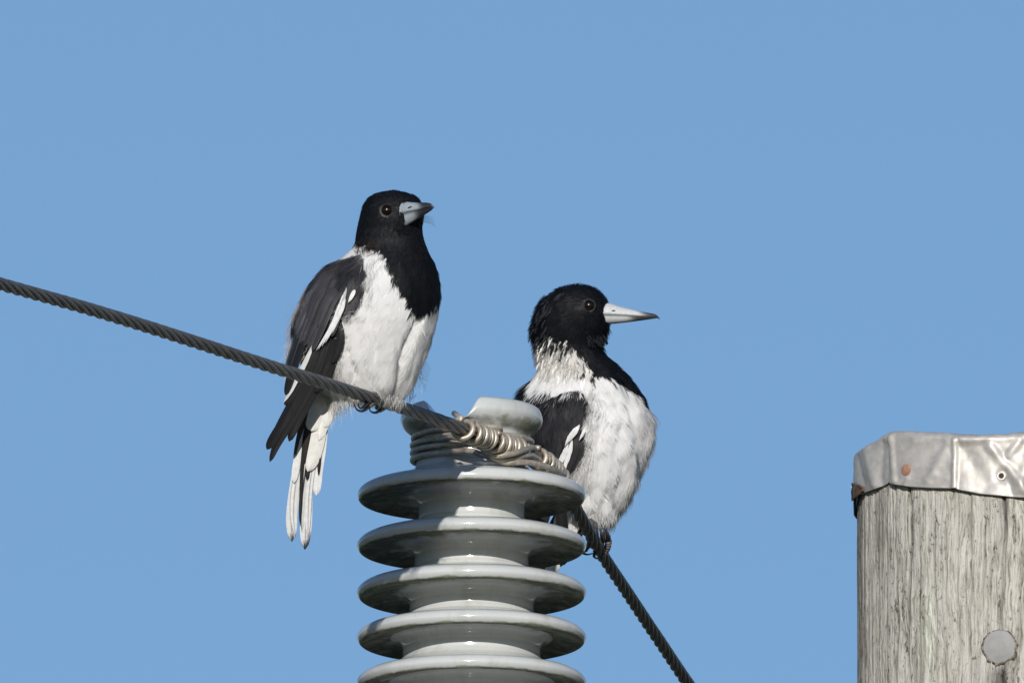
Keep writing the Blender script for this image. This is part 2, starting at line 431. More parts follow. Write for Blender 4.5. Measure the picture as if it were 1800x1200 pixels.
# ------------------------------------------------------------------ pole with sheet metal cap
PX, PR = 1806.0, 299.0
PA = P(PX, 1000, 0); pax, pay = PA[0], ay + .0
pole = thing('utility_pole', 'weathered grey timber pole with a crumpled metal cap at the right edge', 'pole', (pax, pay, 0))
def th_of(x, r=PR): return np.arccos(np.clip((PX - x) / r, -1, 1))      # 0 = left edge, pi/2 = towards the lens
mb = MB()
zt = float(z_at(842, pay)); zlow = float(z_at(1480, pay))
nz_, na = 370, 420
zz = np.linspace(zt, zlow, nz_); aa = np.concatenate([np.linspace(-.25, math.pi * .66, na), np.linspace(math.pi * .66, 2 * math.pi - .25, 60)[1:-1]])
V = np.zeros((nz_, len(aa), 3)); col = np.ones((nz_, len(aa), 3))
cracks = [(1596, .95, 5), (1762, 1.0, 5.5), (1575, .4, 4), (1702, .4, 4), (1640, .5, 4), (1540, .6, 4), (1726, .5, 3.5), (1660, .5, 3.5)]
gs = [mn.noise(Vector((a_ * 14, 3.1, 0))) for a_ in aa]
for i, z in enumerate(zz):
    ny = (zt - z) / S
    for j, a_ in enumerate(aa):
        r = PR * S + .0012 * gs[j] + .0008 * mn.noise(Vector((a_ * 45, z * 5, 1))) + .0005 * mn.noise(Vector((a_ * 120, z * 14, 4)))
        xs = PX - PR * math.cos(a_); c_ = 1.0
        if 0 <= a_ <= math.pi * .66:
            for q, (xc_, amp, w_) in enumerate(cracks):
                xx = xc_ + 7 * mn.noise(Vector((q * 7.7, z * 11, 0))) + 3 * mn.noise(Vector((q * 3.3, z * 40, 2)))
                g_ = math.exp(-((xs - xx) / (w_ * .5)) ** 2) * amp * max(0, min(1, .75 + 1.6 * mn.noise(Vector((q * 5.1, z * 9, 7)))))
                r -= .005 * g_; c_ *= (1 - min(.85, .8 * g_))
        V[i, j] = (pax - r * math.cos(a_), pay - r * math.sin(a_), z)
        col[i, j] = c_
        if 0 <= a_ < math.pi * .66:                   # pale run-off streak, darker towards the left edge
            py_ = 842 + ny * cp - 60 * math.sin(a_)
            s_ = math.exp(-((xs - 1628 - 5 * mn.noise(Vector((0, z * 10, 5)))) / 12) ** 2) * max(0, min(1, (py_ - 1012) / 25))
            col[i, j] = col[i, j] * (1 + np.array([.30, .36, .33]) * s_)
            e_ = max(0, min(1, (1532 - xs) / 24)); col[i, j] *= (1 - .45 * e_)
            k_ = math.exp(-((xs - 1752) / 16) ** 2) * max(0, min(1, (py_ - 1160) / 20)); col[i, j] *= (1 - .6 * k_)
mb.add(V, grid_faces(nz_, len(aa), True), col.reshape(-1, 3))
a2 = np.linspace(0, 2 * np.pi, 96, endpoint=False)
V = np.array([[(pax + PR * S * q * np.cos(b_), pay + PR * S * q * np.sin(b_), z) for b_ in a2] for z, q in ((zlow + .0, .995), (zlow - 3, 1.03), (0, 1.1))])
mb.add(V, [f[::-1] for f in grid_faces(3, 96, True)])
shaft = mb.build('shaft', M_WOOD, pole)

# cap: one dented sheet folded over the top
capx = [1494, 1500, 1510, 1522, 1540, 1557, 1563, 1566, 1580, 1600, 1640, 1680, 1682, 1720, 1760, 1800, 1900, 2118]
cbot = [874, 873, 869, 864, 858, 850, 845, 849, 852, 855, 857, 858, 860, 867, 871, 874, 880, 880]
ctop = [800, 795, 788, 781, 770, 760, 759, 758.5, 758, 758, 760, 762, 763, 765, 764, 759, 762, 800]
CR = 306.0
ridges = [  # (x0,y0,x1,y1,amp,width)
    (1679, 775, 1677, 858, 7, 4.5), (1690, 772, 1740, 768, 5, 8), (1679, 775, 1800, 764, 4, 9), (1523, 790, 1537, 850, 7, 8),
    (1505, 800, 1516, 850, -5, 5), (1665, 780, 1632, 845, 4, 8), (1740, 785, 1800, 862, 8, 8), (1760, 800, 1775, 868, -7, 12),
    (1545, 768, 1560, 770, 5, 8), (1568, 765, 1574, 845, 6, 5), (1790, 775, 1770, 800, 5, 7), (1596, 842, 1590, 855, 3, 4), (1610, 775, 1690, 765, 3, 8),
    (1700, 800, 1730, 850, -4, 16), (1550, 775, 1547, 850, -4, 6), (1815, 770, 1790, 860, 5, 9)]
def segd(x, y, a):
    x0, y0, x1, y1 = a[:4]; dx, dy = x1 - x0, y1 - y0
    t_ = np.clip(((x - x0) * dx + (y - y0) * dy) / (dx * dx + dy * dy), 0, 1)
    return np.hypot(x - x0 - t_ * dx, y - y0 - t_ * dy)
mb = MB()
na = 560; A = np.concatenate([np.linspace(0.0, math.pi * .62, na), np.linspace(math.pi * .62, 2 * math.pi, 50)[1:-1]])
rows = 46; V = np.zeros((rows + 14, len(A), 3))
for j, a_ in enumerate(A):
    xs = PX - CR * math.cos(a_) if a_ <= math.pi else PX - CR * math.cos(2 * math.pi - a_)
    front = CR * math.sin(a_)                         # px towards the lens
    yb, yt = np.interp(xs, capx, cbot), np.interp(xs, capx, ctop)
    yt += 1.6 * mn.noise(Vector((xs * .03, 1, 1)))
    if a_ > math.pi: yb, yt = 872, 775
    # z for a point at that depth: y_img = y_axis - .2*front
    z_b = float(z_at(yb + max(front, -50) * sp, pay)); z_t = float(z_at(yt + max(front, -50) * sp, pay))
    if a_ > math.pi: z_b, z_t = float(z_at(900, pay)), float(z_at(822, pay))
    for i in range(rows):
        q = i / (rows - 1); y = yb + (yt - yb) * q; z = z_b + (z_t - z_b) * q
        r = CR + 1.5 * mn.noise(Vector((xs * .02, y * .02, 9))) + 1.0 * mn.noise(Vector((xs * .06, y * .06, 3)))
        for R_g in ridges:
            dd = segd(xs, y, R_g); r += R_g[4] * .7 * math.exp(-(dd / R_g[5]) ** 2)
        r += 4.0 / (1 + math.exp(-(xs - 1564) * 1.3)) - 2        # upper lap of the folded sheet
        if i == 0: r += .6
        if q > .9: r -= 7 * ((q - .9) / .1) ** 2
        r -= 6 * math.exp(-((xs - 1757) ** 2 + (y - 836) ** 2) / 130.) * 1.0
        V[i, j] = (pax - r * S * math.cos(a_), pay - r * S * math.sin(a_), z)
    for i in range(14):
        q = (i + 1) / 14; e = V[rows - 1, j]; c_ = np.array([pax, pay, z_t])
        V[rows + i, j] = e + (np.array([pax, pay, float(z_at(815, pay)) + .004]) - e) * (q * .999) + np.array([0, 0, -.002 * math.sin(q * 3.1)])
mb.add(V, grid_faces(rows + 14, len(A), True))
cap = mb.build('metal_cap', M_CAP, pole)
md = cap.modifiers.new('thick', 'SOLIDIFY'); md.thickness = .0009; md.offset = 1

def surf_pole(px, py, r=CR + 3):     # point on the round of pole or cap at that pixel
    fr = math.sqrt(max(0, r * r - (px - PX) ** 2)); v_ = np.array([pax + (px - PX) * S, pay - fr * S, 0.0])
    v_[2] = float(z_at(py + 0 * fr, pay - fr * S)); nrm = np.array([(px - PX) / r, -fr / r, 0]); return v_, nrm
def disc(px, py, rad, mat_, name, parent, dome=.3, rcyl=CR + 3, squash=1.0, jag=0, prof=None, roll=0):
    c, nrm = surf_pole(px, py, rcyl); up = np.array([0, 0, 1.0]); rt = np.cross(up, nrm); n_ = 36
    prof = prof or [(1.0, -1.5), (1.0, .4), (.93, .9), (.7, .9 + dome * 1.2), (.35, .9 + dome * 2), (.02, .9 + dome * 2.2)]
    V = []
    for q, h in prof:
        for k in range(n_):
            b_ = 2 * math.pi * k / n_; jr = 1 + jag * mn.noise(Vector((math.cos(b_) * 3, math.sin(b_) * 3, px)))
            e = rad * q * jr * S
            V.append(c + rt * e * squash * math.cos(b_) + up * e * math.sin(b_) + nrm * h * S)
    f = [x_[::-1] for x_ in grid_faces(len(prof), n_, True)]; f.append([(len(prof) - 1) * n_ + i for i in range(n_)][::-1])
    mb = MB(); mb.add(V, [x_[::-1] for x_ in f]); return mb.build(name, mat_, parent)
nail = disc(1591, 825.5, 10.5, M_COPPER, 'clout_nail', pole, dome=.4, rcyl=CR + 4.5, squash=1.05, jag=.06)
disc(1757, 836, 10, M_CAP, 'nail_hole', pole, rcyl=CR - 2, prof=[(1.0, -1), (1.0, .3), (.8, 1.8), (.55, 2.2), (.42, 1.4), (.36, -2), (.30, -6)], jag=.1)
disc(1757, 836, 4.2, M_TAR_SHADE, 'hole_shadow_gap', pole, rcyl=CR - 1.5, jag=.05) if False else None
disc(1757, 836.3, 4.0, M_TAR_SHADE, 'hole_shade_disc', pole, rcyl=CR + .2, prof=[(1, -3), (1, -.2), (.5, -.3), (.02, -.3)])  # solid black disc standing in for the shade inside the hole
bolt = disc(1753, 1136, 30, M_STEEL, 'bolt_end', pole, dome=1.6, rcyl=PR + .3, squash=.97, jag=.08)
disc(1753, 1137, 32.2, M_DARK, 'bolt_socket', pole, rcyl=PR - .1, jag=.14, prof=[(1, -3), (1, .6), (.9, 1.0), (.02, 1.0)]).parent = pole
# rusty strap corner and tar felt under the cap at its left
mb = MB(); V = []
for i in range(9):
    for j in range(9):
        u, v_ = i / 8, j / 8; x = 1497 + 20 * u * (1 - .0 * v_); y = 840 + 32 * v_ + (8 * (1 - u) - 9 * u * v_)
        a_ = float(th_of(x, CR + 4.5)); r = CR + 5 + 1.5 * mn.noise(Vector((u * 3, v_ * 3, 0)))
        V.append((pax - r * S * math.cos(a_), pay - r * S * math.sin(a_), float(z_at(y + 7 * mn.noise(Vector((u * 4, v_ * 4, 6))) * v_ + 14 * u * (1 - v_) + r * math.sin(a_) * sp, pay))))
mb.add(V, grid_faces(9, 9)); o = mb.build('rusty_tab', M_RUST, pole); o.modifiers.new('t', 'SOLIDIFY').thickness = .001
mb = MB(); V = []
for j, a_ in enumerate(np.linspace(-.4, 1.9, 120)):
    yb = np.interp(a_, [-.4, .0, .05, .25, .4, 1.9], [900, 900, 893, 866, 848, 846]) + 2.5 * mn.noise(Vector((a_ * 22, 0, 0)))
    for q in (0, 1):
        yy = yb if q == 0 else 840; fr = PR * math.sin(a_)
        V.append((pax - (PR + 2.6) * S * math.cos(a_), pay - (PR + 2.6) * S * math.sin(a_), float(z_at((yy + (0)) + max(fr, 0) * sp * (1 if True else 0), pay))))
# keep the felt tucked under the cap on the front
mb.add(V, [f for f in grid_faces(120, 2)]); o = mb.build('tar_felt', M_TAR_SHADE, pole)
# crossarm that carries the insulator (below the frame)
mb = MB()
zc = zb - .09
x0, x1 = ax - .9, pax + .9
V = [(x, pay + y_, zc + z_) for x in (x0, x1) for y_, z_ in ((-.05, -.06), (.05, -.06), (.05, .055), (-.05, .055))]
mb.add(V, [[0, 1, 2, 3], [7, 6, 5, 4], [0, 4, 5, 1], [1, 5, 6, 2], [2, 6, 7, 3], [3, 7, 4, 0]])
mb.build('crossarm', M_WOOD, pole, smooth=False)

# ================================================================== birds
def smooth_tab(ys, vals, n=400, k=15):
    yy = np.linspace(ys[0], ys[-1], n); v = np.interp(yy, ys, vals); kk = np.hanning(k + 2)[1:-1]; kk /= kk.sum()
    h = k // 2; e = np.concatenate([2 * v[0] - v[h:0:-1], v, 2 * v[-1] - v[-2:-h - 2:-1]]); return yy, np.convolve(e, kk, 'valid')
class Loft:
    """body of revolution-like rings: every ring spans the photographed outline, with its own depth"""
    amp, neck, folds, bulge = 4.0, 440, [], []
    def __init__(s, tab, k=13):
        t_ = np.array(tab, float); s.y0, s.y1 = t_[0, 0], t_[-1, 0]; s.tabs = []
        for c in range(1, 5): s.tabs.append(smooth_tab(t_[:, 0], t_[:, c], 500, k))
    def g(s, y):
        return [np.interp(y, *s.tabs[i]) for i in range(4)]
    def pt(s, y, th, off=0.0):
        xl, xr, dc, b_ = s.g(y); xc = (xl + xr) / 2; a = (xr - xl) / 2
        capf = 1
        return np.stack([xc - (a + off) * np.cos(th), y + 0 * th, dc + (b_ + off) * np.sin(th)], -1)
    def disp(s, q):
        q = np.asarray(q, float).reshape(-1, 3); xl, xr, dc, b_ = s.g(q[:, 1]); cen = np.stack([(xl + xr) / 2, q[:, 1], dc], -1)
        v = q - cen; ln = np.linalg.norm(v, axis=1)[:, None] + 1e-6
        h = vnoise(q * np.array([1, .22, 1]), .05, 3) * s.amp + vnoise(q * np.array([1, .3, 1]), .11, 9) * s.amp * .3 - 1.5
        h *= np.clip((q[:, 1] - s.neck) / 60., .25, 1)
        for x0, y0, x1, y1, a_, w_ in s.folds:
            h = h + np.where(q[:, 2] > dc, a_ * np.exp(-(segd(q[:, 0], q[:, 1], (x0, y0, x1, y1)) / w_) ** 2), 0)
        for poly, H in s.bulge:
            dm = np.min([segd(q[:, 0], q[:, 1], (*poly[i], *poly[(i + 1) % len(poly)])) for i in range(len(poly))], axis=0)
            e_ = np.clip(dm / 9., 0, 1); h = h + np.where(inpoly(q[:, 0], q[:, 1], poly), H * e_ * (2 - e_), 0)
        return q + v / ln * (h * np.clip(ln[:, 0] / 30, 0, 1))[:, None]
    def front(s, x, y, grow=0.0):
        xl, xr, dc, b_ = s.g(y); xc = (xl + xr) / 2; a = (xr - xl) / 2 + grow
        t_ = np.clip((x - xc) / a, -1, 1); return dc + (b_ + grow) * np.sqrt(1 - t_ ** 2)
def inpoly(x, y, poly):
    x = np.asarray(x); y = np.asarray(y); c = np.zeros(x.shape, bool); n = len(poly); j = n - 1
    for i in range(n):
        xi, yi = poly[i]; xj, yj = poly[j]
        c ^= ((yi > y) != (yj > y)) & (x < (xj - xi) * (y - yi) / (yj - yi + 1e-9) + xi); j = i
    return c

def body_mesh(loft, colf, parent, disp=2.0, ny=260, nt=200):
    ys = loft.y0 + (loft.y1 - loft.y0) * (0.5 - 0.5 * np.cos(np.linspace(0, np.pi, ny)))
    th = np.linspace(0, 2 * np.pi, nt, endpoint=False)
    Y, TH = np.meshgrid(ys, th, indexing='ij'); q = loft.pt(Y, TH)
    flat = q.reshape(-1, 3)
    flat0 = flat; flat = loft.disp(flat)
    V = P(flat[:, 0], flat[:, 1], flat[:, 2]); c = colf(flat0[:, 0], flat0[:, 1], flat0[:, 2])
    f = grid_faces(ny, nt, True); f.append(list(range(nt))[::-1]); f.append([(ny - 1) * nt + i for i in range(nt)])
    mb = MB(); mb.add(V, [x_[::-1] for x_ in f], c); return mb.build('body', M_DOWN, parent)

def plumage(loft, colf, flow, style, parent, n, name='plumage', mask=None):
    """tufts of fine tapering barbs laid along the flow of the plumage"""
    y = loft.y0 + (loft.y1 - loft.y0) * rng.random(n * 3)
    xl, xr, dc, b_ = loft.g(y); keep = rng.random(n * 3) < ((xr - xl) / 2 + b_) / 2 / 125.; y = y[keep][:n]
    th = rng.random(len(y)) * 2 * np.pi
    front = rng.random(len(y)) < .5; th = np.where(front, rng.random(len(y)) * np.pi, th)
    q = loft.pt(y, th)
    if mask is not None:
        k = mask(q[:, 0], q[:, 1], q[:, 2], th); y, th, q = y[k], th[k], q[k]
    L_, Wd, lift, nb, spread = style(q[:, 0], q[:, 1], th)
    fy, ft = flow(q[:, 0], q[:, 1], th)
    e = 3.0; q2 = loft.pt(np.clip(y + fy * e, loft.y0, loft.y1), th + ft * e / 80.); xl, xr, dc, b_ = loft.g(y); 
    cen = np.stack([(xl + xr) / 2, y, dc], -1)
    Tv = q2 - q; bad = np.linalg.norm(Tv, axis=1) < .3; Tv[bad] = [0, 1, 0]
    Tv /= np.linalg.norm(Tv, axis=1)[:, None]
    tth = loft.pt(y, th + .03) - loft.pt(y, th - .03); ty = loft.pt(np.minimum(y + 2, loft.y1), th) - loft.pt(np.maximum(y - 2, loft.y0), th)
    Nn = np.cross(tth, ty); Nn /= np.linalg.norm(Nn, axis=1)[:, None] + 1e-9
    out = q - cen; sg = np.sign((Nn * out).sum(1)); sg[sg == 0] = 1; Nn *= sg[:, None]
    qd = loft.disp(q)
    d1 = loft.disp(loft.pt(y, th + .05)) - loft.disp(loft.pt(y, th - .05)); d2 = loft.disp(loft.pt(np.minimum(y + 4, loft.y1), th)) - loft.disp(loft.pt(np.maximum(y - 4, loft.y0), th))
    Nn = np.cross(d1, d2); Nn /= np.linalg.norm(Nn, axis=1)[:, None] + 1e-9; sg = np.sign((Nn * out).sum(1)); sg[sg == 0] = 1; Nn *= sg[:, None]
    Tv -= Nn * (Tv * Nn).sum(1)[:, None]; Tv /= np.linalg.norm(Tv, axis=1)[:, None] + 1e-9
    Wv = np.cross(Nn, Tv)
    q0 = q; q = qd
    base_c = colf(q0[:, 0] + rng.normal(0, 1.6, len(q)), q[:, 1] + rng.normal(0, 2.2, len(q)), q[:, 2])
    tone = np.where(base_c.mean(1) > .3, rng.normal(1, .025, len(q)), rng.normal(1, .12, len(q)))
    Vs = []; Cs = []; Ns = []; tuft = rng.normal(0, .10, q.shape); soft = np.where(base_c.mean(1) > .3, .09, .38); lv = np.array([0, .35, .7, 1.0]); wv = np.array([.75, 1.0, .7, .06])
    K = len(q)
    mxb = int(nb.max())
    for bnum in range(mxb):
        on = nb > bnum; k = on.sum()
        if not k: continue
        ang = rng.normal(0, 1, k) * spread[on]; dirr = Tv[on] * np.cos(ang)[:, None] + Wv[on] * np.sin(ang)[:, None]
        wid = np.cross(Nn[on], dirr); Lb = L_[on] * rng.uniform(.65, 1.2, k); wb = Wd[on] * rng.uniform(.6, 1.3, k)
        lf = lift[on] * rng.uniform(.3, 1.5, k); root = q[on] + Wv[on] * rng.normal(0, 1.2, k)[:, None] + Nn[on] * rng.uniform(-.3, 0.5, k)[:, None]
        bend = rng.normal(0, .07, k); roll = rng.normal(0, .12, k)
        wid = wid * np.cos(roll)[:, None] + Nn[on] * np.sin(roll)[:, None]
        V = np.zeros((k, 4, 2, 3))
        for i in range(4):
            c_ = root + dirr * (Lb * lv[i])[:, None] + Nn[on] * (Lb * lf * math.sin(lv[i] * 2.0) )[:, None] + Wv[on] * (Lb * bend * lv[i] ** 2)[:, None]
            for s_ in (0, 1): V[:, i, s_] = c_ + wid * ((s_ - .5) * wb * wv[i])[:, None]
        cb = base_c[on] * (tone[on] * rng.normal(1, .03, k))[:, None]
        bn = np.cross(dirr, wid); bn *= np.sign((bn * Nn[on]).sum(1))[:, None]; bw = soft[on][:, None]; nn_ = Nn[on] * (1 - bw) + bn * bw + tuft[on] * bw * 2.2 + dirr * (lf * .6)[:, None]
        Vs.append(V.reshape(-1, 3)); Cs.append(np.repeat(cb, 8, 0)); Ns.append(np.repeat(nn_, 8, 0))
    V = np.vstack(Vs); Cc = np.vstack(Cs); nbld = len(V) // 8
    idx = np.arange(nbld)[:, None] * 8; f = []
    for i in range(3): f.append(np.concatenate([idx + 2 * i, idx + 2 * i + 1, idx + 2 * i + 3, idx + 2 * i + 2], 1))
    f = np.vstack(f)
    o = mk(name, P(V[:, 0], V[:, 1], V[:, 2]), f, M_TUFT, parent, Cc, True)
    n3 = np.vstack(Ns); n3 = X * n3[:, :1] - U * n3[:, 1:2] - F * n3[:, 2:3]; n3 /= np.linalg.norm(n3, axis=1)[:, None]
    o.data.normals_split_custom_set_from_vertices(n3.tolist())     # tufts are shaded like the soft surface they form
    return o

def feather(mb, line, wid, col, dfun, layer, tipc=None, edge=None, tip=.28, camber=.22, side_edge=None, mirror=None, jit=True, n=22, m=9, tipfrom=.88, split=0, sink=None, shaft=None, dt=False):
    """one vane: shaft line in photo px, laid on the surface dfun at a height, cambered, rounded tip"""
    ln = spline(np.array(line, float)[:, :2], n) if len(line) > 2 else np.array(line, float)[0, :2] + (np.array(line, float)[-1, :2] - np.array(line, float)[0, :2]) * np.linspace(0, 1, n)[:, None]
    T2 = np.gradient(ln, axis=0); T2 /= np.linalg.norm(T2, axis=1)[:, None]; Nn = np.stack([-T2[:, 1], T2[:, 0]], 1)
    t_ = np.linspace(0, 1, n); w_ = wid * np.clip(t_ / .12, .25, 1) ** .5 * np.sqrt(np.clip(1 - (np.clip(t_ - (1 - tip), 0, 1) / tip) ** 2.2, .0, 1)) + .15
    if dt: w_ = wid * np.sin(np.pi * np.clip(t_, .01, .99) ** .85) ** .75 + .2; w_ = w_ * (1 + .22 * np.array([mn.noise(Vector((q * 9, line[0][0] * .37, 0))) for q in t_]))
    s_ = np.linspace(-1, 1, m); tot = np.linalg.norm(np.diff(ln, axis=0), axis=1).sum()
    V = np.zeros((n, m, 3)); col_ = np.zeros((n, m, 3)); ex = np.zeros((n, m, 3)); col = np.array(col, float); sd = rng.random() * 50
    jl = rng.normal(0, .5) if jit else 0
    for i in range(n):
        for j in range(m):
            x = ln[i, 0] + Nn[i, 0] * s_[j] * w_[i] * .5; y = ln[i, 1] + Nn[i, 1] * s_[j] * w_[i] * .5
            d = dfun(x, y) + layer + jl + camber * wid * .5 * (1 - s_[j] ** 2) + (.5 if abs(s_[j]) < .05 else 0)
            sk = 7.0 if sink is None else sink; d -= sk * (1 - min(1, t_[i] / .3)) ** 1.5
            if mirror is not None: d = 2 * mirror(y) - d
            V[i, j] = (x, y, d)
            c_ = col * (1 + (.10 if col[0] > .3 else .45) * mn.noise(Vector((s_[j] * 3.5 + t_[i] * 2, t_[i] * 2.2, sd))))
            if shaft is not None and abs(s_[j]) < .05: c_ = np.array(shaft, float)
            if edge is not None and abs(s_[j]) > .7: c_ = c_ * .4 + np.array(edge) * .6
            if side_edge is not None and s_[j] * side_edge[0] > side_edge[1]: c_ = np.array(side_edge[2], float)
            if tipc is not None and t_[i] > tipfrom + .03 * math.sin(s_[j] * 9 + sd): c_ = np.array(tipc, float)
            col_[i, j] = c_; ex[i, j] = (s_[j] * wid * .5, t_[i] * tot, 0)
    V = V.reshape(-1, 3); f = grid_faces(n, m)
    if mirror is None: f = [q[::-1] for q in f]
    mb.add(P(V[:, 0], V[:, 1], V[:, 2]), f, col_.reshape(-1, 3), ex.reshape(-1, 3))

def bill(parent, base, tip, hh, dd, gape_off, pale, dark, pale_to, nostril, nn, hook=2.0, slant=5):
    """two mandibles lofted from the face to the hooked tip. hh: (t, up, low) half heights in px; dd: half depth at base"""
    b_, e_ = np.array(base, float), np.array(tip, float); n, seg = 34, 36
    ax2 = e_ - b_; ln = np.linalg.norm(ax2[:2]); u2 = ax2[:2] / ln; nrm = np.array([-u2[1], u2[0]])  # nrm points down in the picture
    if nrm[1] < 0: nrm = -nrm
    objs = []
    for part, sgn in (('upper_mandible', -1), ('lower_mandible', 1)):
        V = np.zeros((n, seg, 3)); Cc = np.zeros((n, seg, 3))
        for i in range(n):
            t_ = i / (n - 1) * (1.0 if sgn < 0 else .965); up = np.interp(t_, [h[0] for h in hh], [h[1] for h in hh]); lo = np.interp(t_, [h[0] for h in hh], [h[2] for h in hh])
            h_ = up if sgn < 0 else lo; wd = dd * (1 - t_) ** .75 * (1.0 if sgn < 0 else .93) + .6
            cz = b_ + ax2 * t_; go = gape_off * math.sin(t_ * 3.1)
            for j in range(seg):
                a_ = 2 * math.pi * j / seg; cs, sn_ = math.cos(a_), math.sin(a_)
                if sn_ >= 0: hq = h_ * sn_ ** .85        # outer half
                else: hq = -max(.5, h_ * .14) * (-sn_)         # flat inner half
                off = nrm * (sgn * hq + go + sgn * .3)
                if sgn < 0 and t_ > .9: off = off + nrm * hook * ((t_ - .9) / .1) ** 2
                off = off - u2 * slant * (sgn * hq) / 20 * (1 - t_)
                V[i, j] = (cz[0] + off[0], cz[1] + off[1], cz[2] + wd * cs)
                lim = pale_to[0 if sgn < 0 else 1] + .03 * math.sin(a_ * 2) + (.10 * (1 - abs(sn_)) if sgn < 0 else -.02)
                k = 1 / (1 + math.exp(-(t_ - lim) * 26)); Cc[i, j] = np.array(pale) * (1 - k) + np.array(dark) * k
                if sn_ < -.2 or (abs(cs) > .985): Cc[i, j] = Cc[i, j] * .25
        V = V.reshape(-1, 3); f = grid_faces(n, seg, True); f.append(list(range(seg))); f.append([(n - 1) * seg + k for k in range(seg)])
        mb = MB(); mb.add(P(V[:, 0], V[:, 1], V[:, 2]), f, Cc.reshape(-1, 3)); objs.append(mb)
    bo = objs[0].build('bill', M_BILL, parent)
    lo = objs[1]; lo.build('lower_mandible', M_BILL, bo) if False else None
    lob = mk('lower_mandible', np.vstack(lo.V) - np.array(parent.location), lo.F, M_BILL, None, np.vstack(lo.C)); lob.parent = bo
    # nostril slit
    x, y, d = nostril; mbn = MB(); tube(mbn, [P(x - 4, y + 1, d - .6), P(x, y - .3, d), P(x + 4, y - .2, d - .6)], np.array([.5, 1.3, .5]) * S, 8, (.02, .02, .02))
    nob = mk('nostril', np.vstack(mbn.V) - np.array(parent.location), mbn.F, M_BILL, None, np.vstack(mbn.C)); nob.parent = bo
    return bo

def sphere(mb, c, r, col=None, sx=1, sy=1, sz=1, seg=24, rings=16):
    V = []; 
    for i in range(rings + 1):
        p_ = math.pi * i / rings
        for j in range(seg):
            a_ = 2 * math.pi * j / seg; V.append((c[0] + r * sx * math.sin(p_) * math.cos(a_), c[1] + r * sy * math.cos(p_), c[2] + r * sz * math.sin(p_) * math.sin(a_)))
    V = np.array(V); mb.add(P(V[:, 0], V[:, 1], V[:, 2]), grid_faces(rings + 1, seg, True), col)

def eye(parent, x, y, d, r, lidc):
    mb = MB(); sphere(mb, (x, y, d - r * .45), r); e = mb.build('eye', M_EYE, parent)
    mb = MB()
    for k in range(110):                       # beaded bare rim of skin
        a_ = 2 * math.pi * k / 55; rr = r * ((1.12 if k < 55 else 1.3) + .05 * mn.noise(Vector((k, x, 0)))); 
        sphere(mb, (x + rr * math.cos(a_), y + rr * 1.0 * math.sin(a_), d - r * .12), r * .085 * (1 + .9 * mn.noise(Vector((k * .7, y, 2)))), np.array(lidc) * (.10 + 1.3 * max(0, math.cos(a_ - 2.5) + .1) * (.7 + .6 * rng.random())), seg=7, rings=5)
    e2 = mk('eyelid', np.vstack(mb.V) - np.array(parent.location), mb.F, M_SKIN, None, np.vstack(mb.C)); e2.parent = e

def whisk(mb, pts, r0, col=(.01, .01, .012)):
    tube(mb, spline([P(*p) for p in pts], 10), np.linspace(r0, r0 * .25, 10) * S, 5, col)

def foot(parent, lpos, hip, spread, col=(.035, .035, .042), side=1, flip=1, toe_r=3.6):
    """toes closed round the cable at length lpos; hip = upper end of the shank (world)"""
    c = cab_at(lpos); tt = cab_at(lpos + .01) - cab_at(lpos - .01); tt /= np.linalg.norm(tt)
    b1 = np.array([0, 0, 1.0]); b1 -= tt * (tt @ b1); b1 /= np.linalg.norm(b1); b2 = np.cross(tt, b1)
    if b2[0] < 0: b2 = -b2                                   # b2 towards the picture's right
    mb = MB()
    def around(ax_off0, ax_off1, a0, a1, n, r0, r1, grow=0.0):
        q = np.linspace(0, 1, n); ang = np.radians(a0 + (a1 - a0) * q); rr = RC + (r0 + (r1 - r0) * q) * S * .92 + grow * S * q ** 3
        kn = 1 + .16 * np.sin(q * math.pi * 6.0)
        pts = np.array([cab_at(lpos + (ax_off0 + (ax_off1 - ax_off0) * qq) * S) for qq in q]) + rr[:, None] * (b1 * np.cos(ang)[:, None] + b2 * np.sin(ang)[:, None])
        return pts, (r0 + (r1 - r0) * q) * S * kn
    anks = c + b1 * (RC + 6 * S)
    for k, off in enumerate((-spread, 0, spread)):          # three front toes
        p_, r_ = around(off * .3, off, 10, 150 + 8 * k, 26, toe_r, toe_r * .7); cc_ = np.array(col) * (1 + .8 * (k == 1)); tube(mb, p_, r_, 10, cc_)
        c_, rc_ = around(off, off * 1.08, 150 + 8 * k, 225 + 8 * k, 14, toe_r * .62, .25, 9); tube(mb, c_, rc_, 8, (.012, .012, .014))
    p_, r_ = around(0, 0, -10, -120, 22, toe_r * 1.1, toe_r * .8); tube(mb, p_, r_, 10, np.array(col) * 1.3)
    c_, rc_ = around(0, 0, -120, -205, 14, toe_r * .72, .25, 10); tube(mb, c_, rc_, 8, (.012, .012, .014))
    tube(mb, spline([anks, anks * .5 + hip * .5 + np.array([-.003, 0, 0]), hip], 14), np.linspace(3.9, 3.4, 14) * S, 10, col)
    f = mb.build('leg', M_SKIN, parent); return f

